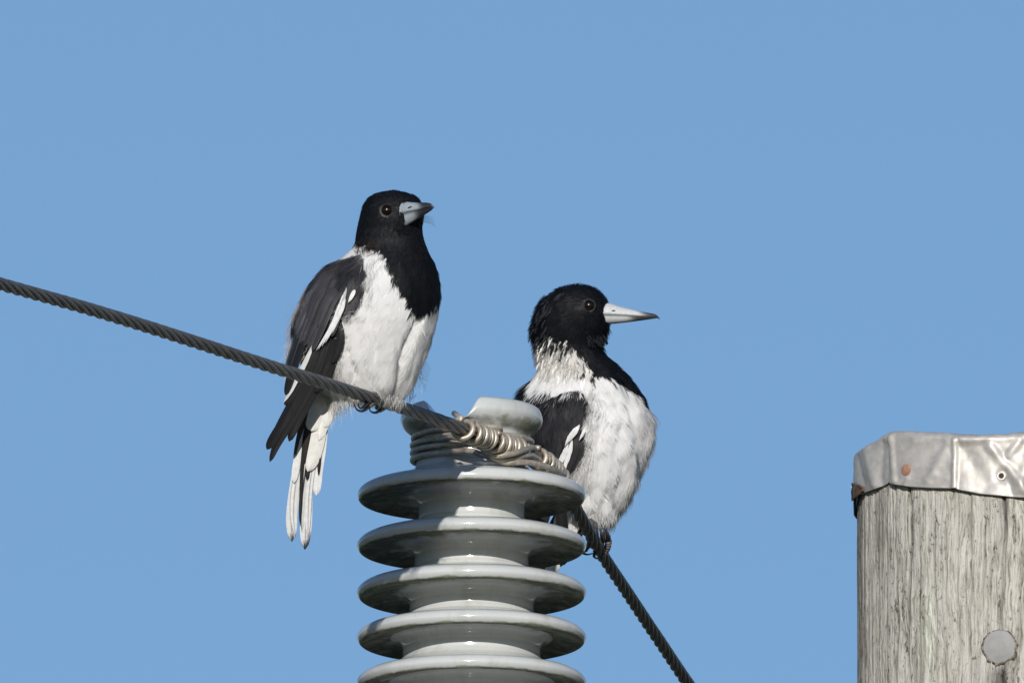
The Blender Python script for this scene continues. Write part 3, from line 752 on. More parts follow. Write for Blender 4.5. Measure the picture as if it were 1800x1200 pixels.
# ------------------------------------------------------------------ bird one (upright, breast turned to the lens)
BLACK = np.array([.0042, .0055, .0085]); WHITE = np.array([.85, .845, .84]); CHAR = np.array([.023, .022, .024])
D1 = float(cd(np.array(652.))) - 75                # depth of the cable where it stands
tab1 = [  # y, left, right, depth centre, half depth
    (334.5, 690, 692, D1, 1), (336, 672, 708, D1, 12), (339, 663, 718, D1, 20), (345, 651, 731, D1, 30), (353, 643, 739, D1, 37), (362, 638, 743, D1, 42), (372, 635, 745, D1, 45),
    (385, 632, 744, D1, 46), (398, 629, 742, D1, 45), (412, 626, 743, D1 + 1, 45), (425, 624, 746, D1 + 2, 47), (436, 620, 750, D1 + 4, 52), (446, 610, 754, D1 + 5, 58),
    (458, 594, 761, D1 + 6, 66), (475, 574, 769, D1 + 6, 75), (495, 556, 774, D1 + 6, 83), (520, 540, 776, D1 + 5, 90), (545, 530, 773, D1 + 4, 94),
    (570, 523, 768, D1 + 2, 95), (595, 520, 761, D1, 94), (620, 522, 752, D1, 90), (645, 530, 742, D1, 84), (665, 542, 733, D1, 76), (680, 556, 725, D1, 66), (692, 572, 716, D1, 54),
    (702, 590, 706, D1, 40), (709, 606, 696, D1, 28), (713, 620, 680, D1, 10)]
loft1 = Loft(tab1); loft1.amp = 3.6; loft1.neck = 440
loft1.folds = [(738, 560, 712, 620, -12, 6), (712, 620, 698, 700, -15, 6), (610, 610, 622, 650, -7, 7), (622, 650, 610, 690, -7, 7), (585, 655, 600, 690, -6, 5), (665, 610, 660, 690, -3, 8)]
bird1 = thing('butcherbird', 'upper left black and white bird, upright on the cable, short grey bill, long white tail', 'bird', cab_at(len_at_px(660)), 'two pied birds perched on the cable')
black1 = [(600, 300), (800, 300), (800, 530), (776, 536), (764, 546), (748, 553), (736, 551), (722, 541), (710, 523), (702, 507), (692, 488), (683, 468), (676, 452), (668, 441), (650, 438), (632, 433), (618, 434), (600, 420)]
cov1 = [(600, 455), (618, 452), (634, 447), (641, 456), (641, 470), (647, 484), (642, 505), (634, 530), (624, 546), (610, 555), (600, 545), (596, 552), (585, 560), (565, 575), (545, 585), (524, 590), (512, 580), (515, 550), (528, 515), (546, 490), (566, 470), (584, 458)]
mant1 = [(500, 600), (520, 500), (560, 460), (590, 446), (602, 452), (585, 470), (560, 490), (535, 530), (520, 590)]
loft1.bulge = [(cov1, 9)]
def dark_cov(x, y, f1, f2):
    n_ = np.array([mn.noise(Vector((a * .16 + b * .06, b * .03, 4.2))) + .6 * mn.noise(Vector((a * .05, b * .05, 1.1))) for a, b in zip(x, y)])
    k = np.clip(.5 + n_ * 1.3, 0, 1)[:, None]; return np.array(f1) * (1 - k) + np.array(f2) * k
def col1(x, y, d):
    c = np.empty((len(x), 3)); c[:] = WHITE
    c[inpoly(x, y, black1)] = BLACK
    w_ = inpoly(x, y, cov1) & (d > D1); c[w_] = dark_cov(x[w_], y[w_], (.022, .023, .030), (.10, .098, .104))
    lf = w_ & (x < 575) & (y > 500); c[lf] = dark_cov(x[lf], y[lf] * 1.3, (.04, .04, .044), (.20, .195, .195))
    m_ = inpoly(x, y, mant1) & ~w_; c[m_] = dark_cov(x[m_], y[m_], (.02, .02, .026), (.06, .058, .06))
    brown = (x < 668) & (y > 418) & (y < 438) & (x > 618) & (np.sin(x * 1.3 + y) > .1); c[brown & inpoly(x, y, black1)] = (.026, .018, .014)
    bk = (d < D1 - 10) & (y > 456) & (y < 620) & (x < 650); c[bk] = (.03, .03, .034)
    return c
FACE1 = (712., 376.)
def flow1(x, y, th):
    fx, fy = x - FACE1[0], y - FACE1[1]; r_ = np.hypot(fx, fy) + 1e-6; hd = np.clip((455 - y) / 60., 0, 1)
    front = np.sin(th) > 0
    ftd = np.where(front, 1, -1) * fx / r_                 # on the near side th grows with x
    gy = hd * (fy / r_ + .55) + (1 - hd) * 1.0; gt = hd * ftd * .9 + (1 - hd) * (-.16 * np.where(x > 650, 1, -.2)) 
    return gy, gt
def style1(x, y, th):
    n = len(x); head = inpoly(x, y, black1) & (y < 450); bib = inpoly(x, y, black1) & (y >= 450)
    L_ = np.where(head, 9, np.where(bib, 15, 24.)); L_ = np.where(~head & ~bib & (y > 640), 26, L_)
    W_ = np.where(head, 1.5, np.where(bib, 1.6, 1.25)); lift = np.where(head, .07, np.where(bib, .06, .025)); lift = np.where((y > 660), .04, lift)
    nb = np.where(head, 5, np.where(bib, 5, 6)); sp_ = np.where(head, .18, np.where(bib, .14, .22)); return L_, W_, lift, nb, sp_
def mask1(x, y, d, th):
    w1 = inpoly(x, y, [(500, 592), (560, 590), (596, 560), (590, 570), (570, 640), (545, 690), (500, 690), (500, 540)]) & (np.sin(th) > 0)
    return ~(w1 & (rng.random(len(x)) < 1.1)) & (y < 704) & ~((np.hypot(x - 680, y - 370) < 13) & (np.sin(th) > 0))
body_mesh(loft1, col1, bird1, 2.2)
plumage(loft1, col1, flow1, style1, bird1, 12000, mask=mask1)

def dwing1(x, y):     # surface the folded wing lies on
    yy = min(y, 600.); base = float(loft1.front(x if y < 600 else x + (y - 600) * .35, yy, 5))
    return base + np.interp(y, [600, 700, 820], [0, -22, -45])
def dc1(y): return D1 + np.interp(y, [440, 600, 800], [0, -6, -10])
def wing1(mirror, name):
    mb = MB(); K = CHAR
    def fe(line, wid, col, layer, **kw): feather(mb, line, wid, col, dwing1, layer, mirror=mirror, **kw)
    # primaries and their dark tips
    fe([(588, 560), (566, 640), (530, 712), (490, 775), (474, 812)], 17, K * .6, 2, tip=.6)
    fe([(580, 560), (556, 640), (519, 712), (482, 768), (469, 790)], 19, K * .55, 3, tip=.45)
    fe([(592, 580), (572, 650), (545, 700), (520, 745), (508, 776)], 17, K * .5, 1, tip=.3)
    fe([(572, 560), (548, 640), (519, 700), (495, 745), (478, 772)], 18, K * .6, 4.5, tip=.4)
    fe([(562, 560), (540, 640), (515, 690), (500, 712)], 16, K * .65, 6, tip=.4)
    fe([(590, 590), (580, 640), (566, 672), (552, 690)], 22, K * .6, 2, tip=.4)
    fe([(596, 560), (588, 610), (574, 648), (560, 676)], 20, K * .55, 3.5, tip=.4)
    # white edged secondary running the length of the fold
    fe([(560, 585), (535, 640), (512, 685), (498, 708)], 8, (.72, .71, .70), 9, dt=True, sink=3)
    fe([(545, 560), (528, 610), (512, 660), (502, 695)], 15, K * .7, 9.5, tip=.35)
    fe([(540, 550), (524, 590), (511, 630), (504, 660)], 14, K * .9, 10, tip=.35, edge=(.2, .2, .2))
    # tertials and greater coverts, narrow and overlapping
    for k, (x0, y0, x1, y1, x2, y2, w_, tn, brn) in enumerate([
        (592, 515, 570, 565, 548, 618, 13, .9, 1.0), (586, 510, 563, 558, 541, 614, 13, 1.1, 1.05), (579, 505, 556, 555, 534, 609, 13, .85, 1.0), (572, 503, 549, 550, 528, 604, 12, 1.3, 1.1),
        (565, 500, 542, 545, 522, 598, 12, 1.2, 1.1), (558, 500, 536, 542, 518, 590, 12, 1.9, 1.15), (551, 500, 531, 540, 514, 582, 11, 2.4, 1.2), (545, 505, 527, 540, 511, 572, 10, 3.0, 1.2), (598, 530, 592, 560, 583, 592, 12, .7, 1.0)]):
        cc_ = K * tn * 2.0 * np.array([brn ** .3 * .97, 1, 1.03]); fe([(x0, y0), (x1, y1), (x2, y2)], w_, cc_, 10.5 + k * .45, tip=.5, camber=.16, edge=cc_ * 2.3, sink=12)
        fe([(x0 + 5, y0 - 6), (x1 + 9, y1 - 22), (x2 + 16, y2 - 38)], w_ * .95, cc_ * .85, 11.5 + k * .45, tip=.6, camber=.1, edge=cc_ * 1.4, sink=13)
    # white blaze, several narrow overlapping vanes
    for x0, y0, x1, y1, x2, y2, w_, tn in ((606, 512, 596, 556, 572, 602, 6, .80), (603, 518, 591, 560, 566, 608, 7, .82), (600, 526, 586, 566, 560, 613, 7, .83), (598, 536, 582, 574, 556, 615, 6, .80), (607, 522, 599, 552, 584, 586, 4, .7), (609, 505, 602, 530, 592, 555, 4, .45)):
        fe([(x0, y0), ((x0 + x1) / 2 + 1, (y0 + y1) / 2), (x1, y1), (x2, y2)], w_, (tn, tn, tn * .99), 15.5 + (x2 - 556) * .03, sink=3, camber=.15, dt=True)
    fe([(624, 509), (621, 515), (617, 523), (612, 532)], 7, (.80, .79, .78), 12, camber=.3, sink=2, dt=True)
    fe([(590, 560), (598, 590), (592, 620), (583, 640)], 16, K * .55, 4, tip=.5)
    return mb.build(name, M_FLIGHT, bird1)
wing1(None, 'wing'); wing1(dc1, 'wing')

# loose down: scapular wisps over the wing, flank fluff, pale rump tufts at the left edge
def wisps(mb, regs, dfun, col, r=0.38, seg=5, lf=None):
    r = min(r, .42)
    for (cx0, cy0, sx_, sy_, n, ang, ln, lay) in regs:
        for _ in range(n):
            x = cx0 + rng.normal(0, sx_); y = cy0 + rng.normal(0, sy_); a_ = math.radians(ang + rng.normal(0, 16)); l_ = ln * rng.uniform(.6, 1.3); cv = rng.normal(0, .09)
            if lf is not None and not (float(lf.g(y)[0]) + 2 < x < float(lf.g(y)[1]) - 2): continue
            dx, dy = math.cos(a_), math.sin(a_); d0 = float(dfun(x, y)) + lay
            pts = [(x, y, d0), (x + dx * l_ * .5 - dy * cv * l_ * .4, y + dy * l_ * .5 + dx * cv * l_ * .4, float(dfun(x + dx * l_ * .5, y + dy * l_ * .5)) + lay + 3), (x + dx * l_, y + dy * l_, float(dfun(x + dx * l_, y + dy * l_)) + lay + 2)]
            tube(mb, spline([P(*p) for p in pts], 7), np.linspace(r, r * .2, 7) * S, 4, np.array(col) * rng.uniform(.85, 1.08), caps=False)
mb = MB()
fr1 = lambda x, y: loft1.front(x, min(y, 700.), 2)
wisps(mb, [(652, 470, 6, 12, 40, 100, 16, 5), (648, 505, 4, 16, 40, 115, 14, 5), (612, 556, 14, 5, 50, 150, 14, 8), (606, 590, 4, 12, 24, 165, 10, 6), (598, 622, 4, 16, 30, 112, 16, 5),
           (590, 650, 8, 14, 60, 105, 24, 6), (600, 668, 14, 14, 60, 95, 24, 6)], fr1, (.76, .75, .73), lf=loft1)
wisps(mb, [(512, 590, 4, 18, 100, 100, 22, -3), (516, 560, 5, 12, 40, 105, 18, 2)], lambda x, y: dwing1(x, y), (.42, .40, .39))
wisps(mb, [(508, 625, 3, 20, 110, 95, 26, -3), (530, 610, 6, 20, 40, 110, 18, 2)], lambda x, y: dwing1(x, y), (.62, .60, .58))
wisps(mb, [(700, 700, 7, 6, 50, 95, 17, -10), (722, 672, 5, 14, 60, 98, 20, -30), (738, 645, 4, 14, 30, 80, 16, -30), (600, 700, 18, 5, 110, 85, 24, -25), (582, 700, 12, 6, 60, 95, 24, -25),
           (645, 694, 16, 3, 30, 92, 12, 2), (690, 697, 7, 3, 12, 95, 13, 0)], lambda x, y: loft1.front(x, min(y, 690.), 0), (.74, .73, .72), .55)
wisps(mb, [(640, 437, 14, 2, 60, 75, 12, 4), (740, 440, 6, 8, 20, 60, 10, 0)], fr1, (.03, .022, .018), .6, lf=loft1)
mb.build('loose_down', M_TUFT, bird1)
mb = MB()
for k in range(7): whisk(mb, [(741 + k * .5, 378 + k * 2, D1 + 45), (752 + k, 380 + k * 2.3, D1 + 50), (763 + k * .5, 383 + k * 2.8, D1 + 50)], .35)
mb.build('throat_bristles', M_SKIN, bird1); mb = MB()
for k in range(9):
    whisk(mb, [(744 - k, 632 + k * 4, D1), (752 - k, 640 + k * 4.5, D1 + 4), (758 - k * 1.5, 650 + k * 5, D1 + 4)], .4)
mb.build('flank_bristles', M_SKIN, bird1)

# tail
mb = MB(); dt1 = lambda x, y: D1 - 14 - (y - 700) * .10
tW = (.72, .72, .72); tD = (.02, .018, .018)
F_ = lambda line, wid, col, lay, **kw: feather(mb, line, wid, col, dt1, lay, **kw)
SH = (.30, .29, .29)
F_([(556, 690), (535, 770), (520, 850), (513, 905), (513, 952)], 20, tW, 0, tipc=tD, tipfrom=.955, tip=.26, shaft=SH)
F_([(566, 700), (548, 780), (540, 860), (538, 915), (536, 966)], 21, tW, 1, tipc=tD, tipfrom=.965, tip=.26, shaft=SH)
F_([(553, 690), (535, 770), (520, 850), (516, 900), (519, 940)], 14, (.74, .74, .735), 3, tip=.4, side_edge=(1, .75, (.16, .16, .17)), shaft=SH)
F_([(568, 700), (556, 780), (545, 850), (542, 895), (541, 944)], 12, (.74, .74, .735), 4, tip=.4, side_edge=(-1, .75, (.12, .12, .13)), shaft=SH)
F_([(560, 700), (546, 780), (537, 850), (532, 890), (531, 935)], 8, (.6, .6, .6), 3.5, tip=.4, side_edge=(1, .3, (.05, .05, .05)))
F_([(550, 690), (537, 760), (531, 820), (529, 872), (527, 920)], 6, tD, 10, tip=.3)
F_([(555, 690), (546, 730), (538, 770), (533, 815)], 12, (.03, .026, .024), 9.5, tip=.4)
F_([(545, 690), (533, 740), (524, 785), (518, 810)], 13, (.12, .11, .10), 6, tip=.5, edge=(.3, .3, .3))
F_([(541, 700), (531, 740), (525, 775), (519, 800)], 9, (.06, .055, .05), 7, tip=.5)
F_([(545, 720), (529, 780), (521, 820), (517, 849)], 14, (.78, .775, .77), 7, tip=.35, side_edge=(-1, .9, (.2, .2, .2)))
F_([(574, 700), (568, 760), (562, 800), (560, 835)], 7, tD, 8, tip=.4)
F_([(572, 700), (566, 780), (559, 830), (556, 871)], 16, (.77, .77, .77), 3, tip=.25)
F_([(560, 705), (550, 770), (542, 812), (540, 843)], 9, tD, 8.5, tip=.25)
F_([(566, 690), (562, 750), (552, 800), (541, 829)], 26, (.79, .775, .745), 9, tip=.55)
F_([(560, 680), (556, 720), (551, 745), (548, 758)], 27, (.80, .79, .76), 12, tip=.4)
F_([(574, 690), (574, 720), (567, 750), (560, 775)], 20, (.80, .79, .765), 11, tip=.5)
F_([(584, 690), (582, 712), (576, 735), (570, 752)], 18, (.80, .79, .765), 12.5, tip=.5)
mb.build('tail', M_FLIGHT, bird1)
mb = MB(); wisps(mb, [(570, 712, 12, 10, 160, 96, 30, 6), (590, 708, 10, 6, 110, 88, 22, 8)], dt1, (.78, .77, .74), .7); mb.build('vent_down', M_DOWN, bird1)

# head furniture
fe1 = float(loft1.front(680, 370)); eye(bird1, 680, 370, fe1 + 1.5, 9.3, (.09, .08, .065))
bf = float(loft1.front(712, 376))
bill(bird1, (702, 377, bf - 16), (763, 363.5, bf + 30), [(0, 21, 27), (.2, 18.5, 23), (.4, 14.5, 18), (.6, 11.5, 13.5), (.8, 9.5, 8.5), (.93, 6.6, 4.5), (1, 1.8, .9)], 19, -1.0, (.27, .31, .345), (.020, .021, .028), (.50, .45), (721, 364, bf + 14), 0, hook=2.5)
def toes(parent, paths):
    mb = MB()
    for pts, r0, r1, c_ in paths:
        q = spline([P(p[0], p[1], p[3] if len(p) > 3 else float(cd(np.array(float(p[0])))) + p[2]) for p in pts], 30); t_ = np.linspace(0, 1, 30)
        tube(mb, q, (r0 + (r1 - r0) * t_) * (1 + (.10 * np.sin(t_ * 40) if r1 > .8 else 0)) * S, 10, c_)
    return mb.build('foot', M_SKIN, parent)
BR, DK, CW = (.13, .105, .085), (.035, .034, .038), (.008, .008, .009)
toes(bird1, [([(672, 686, 0), (668, 696, 13), (657, 706, 17), (648, 715, 12)], 5.0, 4.0, BR), ([(648, 715, 12), (637, 722, 6), (627, 719, 2), (621, 706, 0)], 3.6, .5, CW),
             ([(660, 690, 4), (652, 700, 14), (645, 708, 14), (641, 714, 8)], 3.6, 3.0, DK), ([(641, 714, 8), (634, 717, 4), (630, 713, 2), (629, 706, 0)], 2.6, .4, CW)])
toes(bird1, [([(690, 698, -4), (682, 708, 14), (676, 716, 10), (668, 721, 2)], 4.6, 3.8, DK), ([(668, 721, 2), (660, 725, -2), (652, 723, -6), (648, 716, -8)], 3.2, .5, CW),
             ([(680, 690, 0), (673, 702, 15), (668, 712, 12), (662, 717, 6)], 3.8, 3.2, BR)])
mb = MB(); wisps(mb, [(712 - k * 1.1, 352 + k * 4.6, 1.6, 2.2, 26, 40, 9, 3) for k in range(11)] + [(702, 402, 6, 3, 60, 30, 9, 2), (716, 350, 5, 2, 30, 15, 9, 1)], lambda x, y: float(loft1.front(x, y)), (.008, .009, .013), .42); mb.build('face_bristles', M_DOWN, bird1)

# ------------------------------------------------------------------ bird two (behind the insulator, bill to the right)
D2 = float(cd(np.array(1052.)))
tab2 = [
    (500, 1014, 1018, D2, 1), (501.5, 998, 1034, D2, 13), (505, 986, 1045, D2, 23), (512, 973, 1054, D2, 34), (521, 962, 1062, D2, 41), (532, 953, 1068, D2, 46), (545, 946, 1071, D2, 48),
    (560, 941, 1072, D2, 48), (575, 938, 1070, D2, 46), (588, 936, 1066, D2, 44), (600, 940, 1059, D2, 42), (612, 942, 1058, D2, 42), (625, 943, 1068, D2, 43), (640, 946, 1084, D2, 46), (652, 945, 1097, D2 + 2, 52),
    (664, 936, 1108, D2 + 3, 60), (678, 925, 1120, D2 + 3, 68), (692, 917, 1130, D2 + 3, 76), (710, 912, 1138, D2 + 3, 83), (730, 912, 1144, D2 + 3, 88), (755, 918, 1146, D2 + 2, 91), (780, 928, 1143, D2, 91),
    (805, 939, 1136, D2, 88), (830, 951, 1127, D2, 83), (855, 965, 1116, D2, 75), (875, 979, 1106, D2, 65), (893, 994, 1095, D2, 52), (908, 1010, 1086, D2, 38), (920, 1026, 1074, D2, 24), (926, 1040, 1062, D2, 8)]
loft2 = Loft(tab2); loft2.amp = 6.5; loft2.neck = 600
loft2.folds = [(1066, 710, 1052, 765, -4, 10), (1100, 700, 1124, 760, -4, 7), (1124, 760, 1124, 830, -4, 8), (1058, 790, 1062, 870, -4, 10), (1092, 800, 1084, 890, -5, 8), (1018, 800, 1030, 860, -4, 12), (1038, 860, 1044, 905, -4, 9), (1078, 730, 1084, 790, 3, 9), (1110, 800, 1100, 870, 3, 8)]
bird2 = thing('butcherbird', 'lower right black and white bird behind the insulator, long pale bill in profile', 'bird', cab_at(len_at_px(1052)), 'two pied birds perched on the cable')
black2 = [(900, 480), (1090, 480), (1090, 590), (1068, 604), (1085, 635), (1112, 655), (1150, 700), (1141, 722), (1131, 708), (1112, 688), (1088, 671), (1066, 663), (1044, 661), (1035, 646), (1022, 628), (1008, 612), (1002, 598), (985, 598), (968, 590), (950, 598), (936, 604), (915, 600)]
cov2 = [(1006, 686), (1026, 689), (1035, 710), (1024, 738), (1010, 762), (1002, 776), (993, 800), (975, 800), (950, 790), (930, 770), (915, 740), (922, 722), (940, 712), (962, 702), (985, 690)]
sho2 = [(897, 712), (905, 695), (918, 678), (934, 664), (934, 676), (925, 688), (932, 694), (955, 688), (974, 682), (968, 692), (945, 702), (925, 718), (900, 735)]
loft2.bulge = [(cov2, 9), (sho2, 5)]
def col2(x, y, d):
    c = np.empty((len(x), 3)); c[:] = WHITE
    nk = (y < 665) & (x < 1050) & (y > 595); c[nk] = (.76, .735, .70)
    streak = nk & (np.sin(x * .42 + y * .2 + 2 * np.sin(y * .15)) > .55) & ((y < 622 + 8 * np.sin(x * .2)) | (x > 1012)); c[streak] = (.035, .035, .04)
    c[inpoly(x, y, black2)] = BLACK
    w_ = inpoly(x, y, cov2) & (d > D2); c[w_] = dark_cov(x[w_], y[w_], (.014, .015, .020), (.052, .051, .056))
    w_ = inpoly(x, y, [(1016, 742), (1026, 766), (1018, 792), (1000, 826), (993, 836), (990, 805), (1004, 774)]) & (d > D2); c[w_] = (.022, .021, .023)
    w_ = inpoly(x, y, sho2); c[w_] = (.012, .013, .017)
    bk = (d < D2 - 10) & (y > 680) & (y < 830) & (x < 1010); c[bk] = (.03, .03, .034)
    return c
FACE2 = (1064., 552.)
def flow2(x, y, th):
    fx, fy = x - FACE2[0], y - FACE2[1]; r_ = np.hypot(fx, fy) + 1e-6; hd = np.clip((640 - y) / 50., 0, 1); front = np.sin(th) > 0
    ftd = np.where(front, 1, -1) * fx / r_
    return hd * (fy / r_ + .5) + (1 - hd), hd * ftd * .9 + (1 - hd) * (.12 * np.where(x > 1050, 1, -.6) * np.where(front, 1, -1))
def style2(x, y, th):
    bl = inpoly(x, y, black2); head = bl & (y < 612); bib = bl & ~head; nk = (~bl) & (y < 665); edge_ = (~bl) & (y > 700) & (np.abs(np.cos(th)) > .82) & (x > 1060)
    L_ = np.where(head, 12, np.where(bib, 15, np.where(nk, 14, 28.))); L_ = np.where(bl & (y > 560) & (y < 612), 15, L_)
    W_ = np.where(head, 1.7, np.where(bib, 1.8, np.where(nk, 2.0, 1.5))); lift = np.where(head, .12, np.where(bib, .07, np.where(nk, .08, .035)))
    lift = np.where(edge_, .2, lift); lift = np.where((x < 962) & (y < 640) & (y > 515), .42, lift); lift = np.where(bl & (x > 1040) & (y > 572) & (y < 612), .4, lift)
    nb = np.where(head, 5, np.where(nk, 4, 6)); sp_ = np.where(head, .2, np.where(nk, .12, .17)); return L_, W_, lift, nb, sp_
def mask2(x, y, d, th):
    w_ = inpoly(x, y, [(990, 800), (985, 835), (960, 840), (950, 800)]) & (np.sin(th) > 0)
    return ~(w_ & (rng.random(len(x)) < 1.1)) & (y < 915) & ~((np.hypot(x - 1035, y - 537) < 12) & (np.sin(th) > 0))
body_mesh(loft2, col2, bird2, 3.2)
plumage(loft2, col2, flow2, style2, bird2, 12000, mask=mask2)
def dwing2(x, y):
    yy = min(y, 800.); return float(loft2.front(x if y < 800 else x + (y - 800) * .5, yy, 5)) + np.interp(y, [800, 1000], [0, -45])
def dc2(y): return D2 - 4
def wing2(mirror, name):
    mb = MB(); K = CHAR
    def fe(line, wid, col, layer, **kw): feather(mb, line, wid, col, dwing2, layer, mirror=mirror, **kw)
    fe([(990, 800), (985, 880), (990, 950), (986, 996)], 20, K * .55, 2, tip=.4)
    fe([(985, 790), (968, 860), (955, 910), (940, 960)], 22, K * .6, 3, tip=.4)
    fe([(975, 780), (957, 850), (942, 900), (925, 940)], 22, K * .6, 4, tip=.4)
    fe([(962, 770), (945, 830), (932, 880), (920, 920)], 20, K * .7, 5, tip=.4)
    fe([(1016, 762), (1017, 790), (1007, 815), (994, 838)], 19, K * .8, 5, tip=.8, edge=K * 1.6)
    fe([(1023, 765), (1023, 788), (1014, 806), (1003, 824)], 12, K * 1.1, 3.5, tip=.8)
    fe([(1008, 765), (1010, 790), (1002, 815), (989, 838)], 16, K * .9, 6.5, tip=.8, edge=K * 1.8)
    fe([(1006, 770), (1001, 795), (993, 818), (985, 842)], 8, (.80, .795, .785), 10, sink=3, dt=True)
    fe([(999, 778), (991, 799), (983, 816), (975, 838)], 9, (.74, .735, .73), 11, sink=3, dt=True)
    fe([(985, 770), (975, 800), (968, 820), (960, 840)], 16, K * .9, 9.5, tip=.3)
    fe([(1019, 746), (1012, 757), (1005, 767), (996, 780)], 8, (.80, .79, .78), 13, sink=2, dt=True)
    fe([(1013, 750), (1006, 760), (999, 771), (993, 784)], 6, (.80, .79, .78), 14, sink=2, dt=True)
    fe([(1029, 753), (1026, 759), (1023, 765), (1018, 774)], 5, (.80, .79, .78), 13, sink=2, dt=True)
    return mb.build(name, M_FLIGHT, bird2)
wing2(None, 'wing'); wing2(dc2, 'wing')
mb = MB(); fr2 = lambda x, y: loft2.front(x, min(y, 910.), 2)
wisps(mb, [(1042, 700, 6, 12, 40, 105, 20, 5), (1038, 735, 3, 18, 50, 105, 18, 5), (1034, 790, 5, 18, 60, 105, 24, 5), (1015, 835, 12, 16, 160, 110, 30, 8), (1000, 870, 10, 14, 120, 105, 30, 6),
           (1050, 725, 12, 12, 60, 120, 16, 5)], fr2, (.76, .75, .73), lf=loft2)
wisps(mb, [(1124, 840, 6, 18, 60, 100, 22, -60), (1108, 880, 10, 14, 130, 100, 28, -45), (1085, 905, 12, 8, 90, 98, 22, -25), (1050, 905, 18, 8, 140, 96, 22, 2), (1143, 770, 2, 20, 30, 95, 14, -75)], lambda x, y: loft2.front(x, min(y, 900.), 0), (.76, .75, .745), .8, lf=loft2)
wisps(mb, [(948, 552, 3, 16, 90, 120, 10, -10), (945, 588, 3, 12, 90, 110, 12, -10), (1056, 598, 8, 4, 90, 80, 10, -5), (975, 600, 18, 8, 90, 115, 14, 4)], fr2, (.009, .011, .016), .8, lf=loft2)
wisps(mb, [(946, 625, 2, 12, 50, 104, 14, -20), (960, 630, 10, 14, 120, 105, 20, 2), (1000, 640, 14, 10, 90, 120, 16, 3)], fr2, (.66, .63, .60), .9, lf=loft2)
mb.build('loose_down', M_TUFT, bird2)
mb = MB(); dt2 = lambda x, y: D2 - 20 - (y - 880) * .12
F_ = lambda line, wid, col, lay, **kw: feather(mb, line, wid, col, dt2, lay, **kw)
F_([(1020, 870), (990, 930), (972, 990), (952, 1078)], 24, (.72, .72, .72), 3, tip=.3)
F_([(1026, 870), (1000, 930), (985, 970), (968, 1010)], 24, (.76, .74, .72), 6, tip=.4)
F_([(1010, 870), (975, 930), (950, 1000), (935, 1080)], 26, (.03, .03, .03), 2, tip=.3)
F_([(1030, 880), (1018, 930), (1002, 965), (986, 994)], 18, (.025, .027, .03), 1, tip=.4)
F_([(1012, 860), (1000, 890), (990, 915), (978, 940)], 34, (.78, .77, .75), 9, tip=.5)
F_([(1030, 880), (1015, 905), (1000, 930), (985, 950)], 30, (.78, .77, .75), 10, tip=.5)
mb.build('tail', M_FLIGHT, bird2)
fe2 = float(loft2.front(1035, 537)); eye(bird2, 1035, 537, fe2 + 1.5, 9.0, (.22, .20, .18))
mb = MB()
bird2_b = D2 + 6
bill(bird2, (1058, 553.5, D2 + 6), (1160, 557.5, D2 + 6), [(0, 22, 18.5), (.12, 20, 16.5), (.3, 15, 14), (.5, 11, 10.8), (.7, 7.5, 7), (.88, 5.4, 3.2), (.96, 3.6, 1.6), (1, 1.0, .5)], 21, -.6, (.50, .51, .52), (.04, .04, .045), (.62, .50), (1078, 546, D2 + 24), 0, hook=4)
G2 = (.17, .155, .15)
def c_(x, k=16): return float(cd(np.array(float(x)))) + k
B0 = D2 - 30
toes(bird2, [([(1052, 912, 0, B0), (1060, 930, 0, c_(1050)), (1068, 945, 0, c_(1052, 10)), (1069, 957, 0, c_(1054, 10)), (1064, 967, 0, c_(1056)), (1057, 976, 0, c_(1057))], 6.5, 5.6, DK),
             ([(1069, 950, 0, c_(1053, 13)), (1069, 959, 0, c_(1054, 13)), (1065, 968, 0, c_(1056, 18)), (1059, 975, 0, c_(1057, 18))], 5.6, 5.4, G2),
             ([(1046, 912, 0, B0), (1045, 930, 0, c_(1040)), (1049, 946, 0, c_(1044, 18)), (1051, 959, 0, c_(1050, 18)), (1046, 971, 0, c_(1050, 14))], 6.2, 4.8, DK),
             ([(1046, 971, 0, c_(1050, 14)), (1044, 977, 0, c_(1050, 14)), (1050, 981, 0, c_(1054, 14)), (1057, 979, 0, c_(1056, 14))], 3.2, .8, CW)])
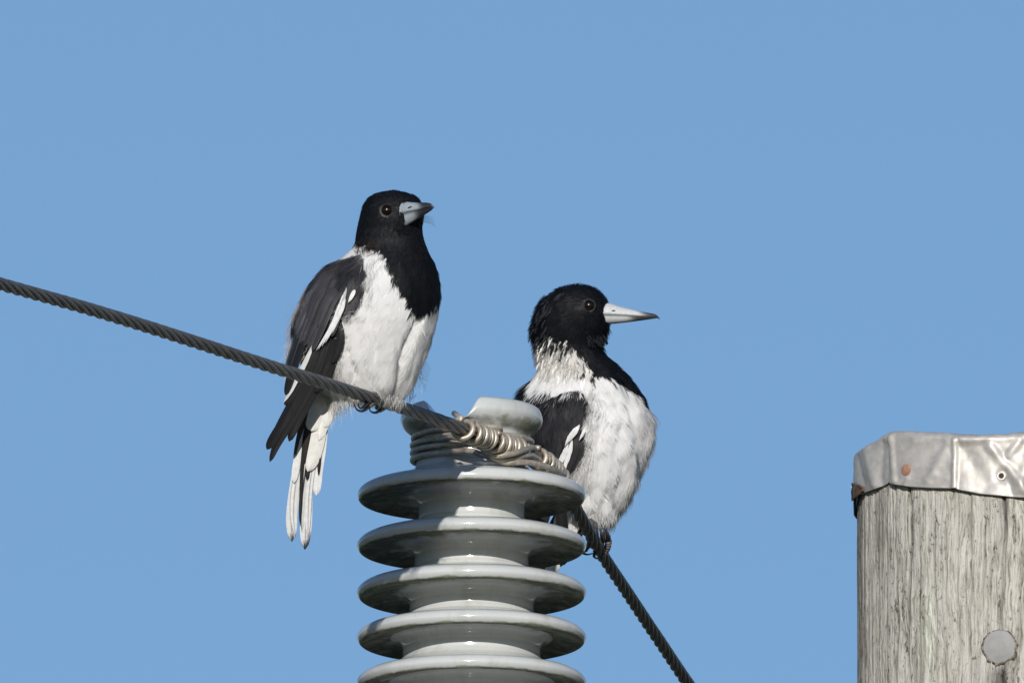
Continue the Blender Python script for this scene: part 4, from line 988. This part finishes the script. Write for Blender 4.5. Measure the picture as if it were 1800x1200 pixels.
toes(bird2, [([(1040, 908, 0, B0), (1037, 928, 0, c_(1034)), (1038, 944, 0, c_(1038)), (1035, 957, 0, c_(1042, 12)), (1029, 966, 0, c_(1044, 6))], 5.6, 4.2, DK),
             ([(1029, 966, 0, c_(1044, 6)), (1025, 971, 0, c_(1044, 4)), (1033, 974, 0, c_(1046, 8)), (1045, 971, 0, c_(1050, 16))], 3.2, .8, CW),
             ([(1057, 912, 0, B0), (1059, 932, 0, c_(1048)), (1059, 948, 0, c_(1052)), (1056, 961, 0, c_(1054)), (1052, 970, 0, c_(1054))], 5.2, 4.4, (.05, .048, .05))])
# ruffled pointed feathers: nape, throat, side of the breast
mb = MB(); r1 = random.Random(3)
def tuftf(x, y, ang, ln, wd, c_, d):
    a_ = math.radians(ang); dx, dy = math.cos(a_), math.sin(a_); cv = r1.uniform(-.12, .12)
    feather(mb, [(x, y), (x + dx * ln * .5 - dy * cv * ln, y + dy * ln * .5 + dx * cv * ln), (x + dx * ln, y + dy * ln)], wd, c_, lambda a, b: d, 0, tip=.85, camber=.2, n=8, m=5, sink=0)
for k in range(46):
    y = r1.uniform(512, 606); xl = float(loft2.g(y)[0]); o_ = r1.uniform(2, 26)
    tuftf(xl + o_, y, 128 + (y - 512) * -.12 + r1.uniform(-12, 12), r1.uniform(15, 24), r1.uniform(2.4, 4.2), BLACK * r1.uniform(.8, 1.6), float(loft2.front(xl + o_, y, 1.5)) + 1)
mb_n = mb; mb = MB()
for k in range(30):
    x = r1.uniform(1030, 1064); y = r1.uniform(584, 600)
    tuftf(x, y, 62 + r1.uniform(-14, 14), r1.uniform(12, 19), r1.uniform(2.2, 3.6), BLACK * r1.uniform(.8, 1.5), float(loft2.front(x, y, 1)) + 2)
mb.build('throat_feathers', M_DOWN, bird2); mb = mb_n
for k in range(34):
    x = r1.uniform(946, 1000); y = r1.uniform(592, 612); c_ = BLACK * 2 if r1.random() < .55 else np.array([.7, .68, .65])
    tuftf(x, y, 112 + r1.uniform(-14, 10), r1.uniform(12, 20), r1.uniform(2.2, 3.6), c_, float(loft2.front(x, y, 2)) + 2)
for k in range(30):
    y = r1.uniform(612, 650); x = float(loft2.g(y)[0]) + r1.uniform(2, 60)
    tuftf(x, y, 112 + r1.uniform(-10, 10), r1.uniform(14, 22), r1.uniform(2.5, 4.5), np.array([.78, .76, .73]) * r1.uniform(.85, 1.05), float(loft2.front(x, y, 2)) + 1.5)
mb.build('nape_feathers', M_DOWN, bird2)
